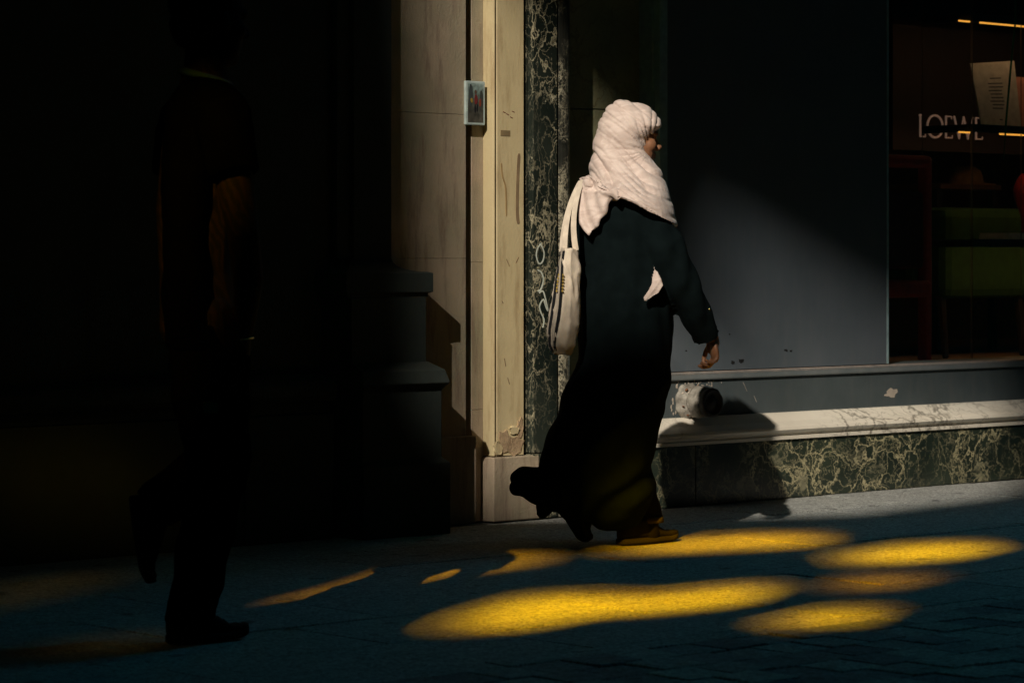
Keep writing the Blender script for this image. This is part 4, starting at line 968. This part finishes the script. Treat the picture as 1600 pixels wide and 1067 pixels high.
bm = bmesh.new(); box(bm, xw(1395, YT + .03), xw(1640, YT + .03), YT + 0.03, YT + 0.06, zw(1437, 235, YT), 2.9); part('back_panel', bm, plain('dark_panel', (0.014, 0.006, 0.005), 0.6), sg)
# red armchair, green sofa, side table with hat
M_red = plain('red_leather', (0.55, 0.05, 0.035), 0.5); M_green = plain('green_felt', (0.026, 0.072, 0.012), 0.9, weave=300); M_leg = plain('dark_wood_leg', (0.03, 0.02, 0.015), 0.5)
FZ = 0.55
YC1 = 0.5
ch = tag(empty('red_chair', (xw(1430, YC1), YC1, FZ)), 'tall red chair with padded back just inside the window beside the board', 'chair')
xr1 = xw(1462, YC1); xl1 = xr1 - 0.85
zc = lambda py: zw(1440, py, YC1)
bm = bmesh.new(); box(bm, xl1, xr1 - 0.02, YC1, YC1 + 0.14, zc(262), zc(243)); part('top_rail', bm, M_red, ch, bevel=0.02)
for u in (xl1, xr1 - 0.05):
    bm = bmesh.new(); v = box(bm, u, u + 0.05, YC1 + 0.02, YC1 + 0.08, FZ, zc(255)); part('post', bm, M_red, ch, bevel=0.012)
    bm = bmesh.new(); box(bm, u, u + 0.05, YC1 + 0.62, YC1 + 0.68, FZ, zc(440)); part('post', bm, M_red, ch, bevel=0.012)
bm = bmesh.new(); box(bm, xl1 + 0.05, xr1 - 0.05, YC1 + 0.03, YC1 + 0.09, zc(420), zc(300)); part('backrest', bm, plain('dark_red_leather', (0.10, 0.012, 0.012), 0.5), ch, bevel=0.02)
bm = bmesh.new(); box(bm, xl1 + 0.02, xr1 - 0.02, YC1 - 0.0, YC1 + 0.66, zc(465), zc(438)); part('seat', bm, M_red, ch, bevel=0.02)
so = tag(empty('green_sofa', (xw(1540, 1.0), 1.0, FZ)), 'green upholstered sofa standing behind the hanging shelves in the window', 'sofa')
YG = 0.98; zg = lambda py: zw(1540, py, YG)
xs0 = xw(1478, YG)
bm = bmesh.new(); box(bm, xs0, xs0 + 2.2, YG, YG + 0.2, zg(466), zg(325)); part('backrest', bm, M_green, so, bevel=0.05)
bm = bmesh.new(); box(bm, xs0 - 0.02, xs0 + 0.16, YG + 0.21, YG + 0.9, zg(466), zg(375)); part('armrest', bm, M_green, so, bevel=0.05)
bm = bmesh.new(); box(bm, xs0 + 0.17, xs0 + 2.2, YG + 0.21, YG + 0.85, zg(466), zg(400)); part('seat', bm, M_green, so, bevel=0.05)
for u in (0.05, 0.72, 1.5, 2.1):
    bm = bmesh.new(); sweep(bm, [(xs0 + u, YG + 0.08, zg(464)), (xs0 + u + 0.02, YG + 0.06, FZ + .012)], [0.03, 0.018], n=8); part('leg', bm, M_leg, so)
tb = tag(empty('side_table', (xw(1500, 1.7), 1.7, FZ)), 'dark side table behind the sofa carrying the tan hat', 'table')
YTB = 1.75; zt_ = zw(1500, 288, YTB)
bm = bmesh.new(); box(bm, xw(1470, YTB), xw(1565, YTB), YTB, YTB + .5, zt_ - .03, zt_); part('table_top', bm, plain('brown_wood', (0.16, 0.08, 0.04), 0.5), tb, bevel=.004)
for u in (1474, 1561):
    for v in (.03, .45): bm = bmesh.new(); x_ = xw(u, YTB); box(bm, x_ - .02, x_ + .02, YTB + v, YTB + v + .04, FZ, zt_ - .031); part('leg', bm, M_leg, tb)
ht = tag(empty('tan_hat', (xw(1507, YTB + .2), YTB + .25, zt_)), 'tan brimmed hat resting on the dark side table in the window', 'hat')
hx = xw(1509, YTB + .25)
bm = bmesh.new(); n = 32; ringloft(bm, [[(hx + r * math.cos(2 * math.pi * k / n), YTB + .25 + r * .8 * math.sin(2 * math.pi * k / n), zt_ + z) for k in range(n)] for r, z in ((.02, .002), (.2, .004), (.205, .012), (.12, .02), (.115, .05), (.10, .09), (.06, .115), (.01, .11))]); part('felt', bm, plain('tan_felt', (0.34, 0.2, 0.09), .9), ht, smooth=True)
rb = tag(empty('red_vase', (xw(1601, .95), .8, z3_)), 'red rounded vase at the right edge of the window display', 'vase')
hx = xw(1606, YSH + .2); bm = bmesh.new(); ringloft(bm, [[(hx + r * math.cos(2 * math.pi * k / n), YSH + .2 + r * math.sin(2 * math.pi * k / n), z3_ + .037 + z) for k in range(n)] for r, z in ((.03, .0), (.035, .01), (.04, .1), (.075, .19), (.08, .24), (.06, .29), (.035, .32), (.03, .32))]); part('vase', bm, plain('deep_red_glaze', (0.22, 0.015, 0.012), 0.5), rb, smooth=True)
gc = tag(empty('reflection_streak', (xw(1585, .4), .4, 2.9)), 'thin green cord standing in for a reflection in the window glass', 'streak')
bm = bmesh.new(); sweep(bm, [onY(1588, -60, .45), onY(1586, 40, .45), onY(1579, 110, .45), onY(1572, 190, .45), onY(1568, 250, .45)], [.004, .005, .006, .006, .002], n=6); part('streak', bm, plain('reflection_streak', (0.0, 0.16, 0.05), .5), gc, smooth=True)  # thin green tube in place of a reflection on the pane
tr = tag(empty('floor_strip', (xw(1510, .6), .6, FZ)), 'pale green metal strip lying on the window floor under the sofa', 'strip')
bm = bmesh.new(); x_ = xw(1512, .62); box(bm, x_, x_ + .62, .60, .64, FZ + .001, FZ + .018); part('bar', bm, plain('pale_strip', (0.3, 0.34, 0.25), .5), tr, bevel=.003)
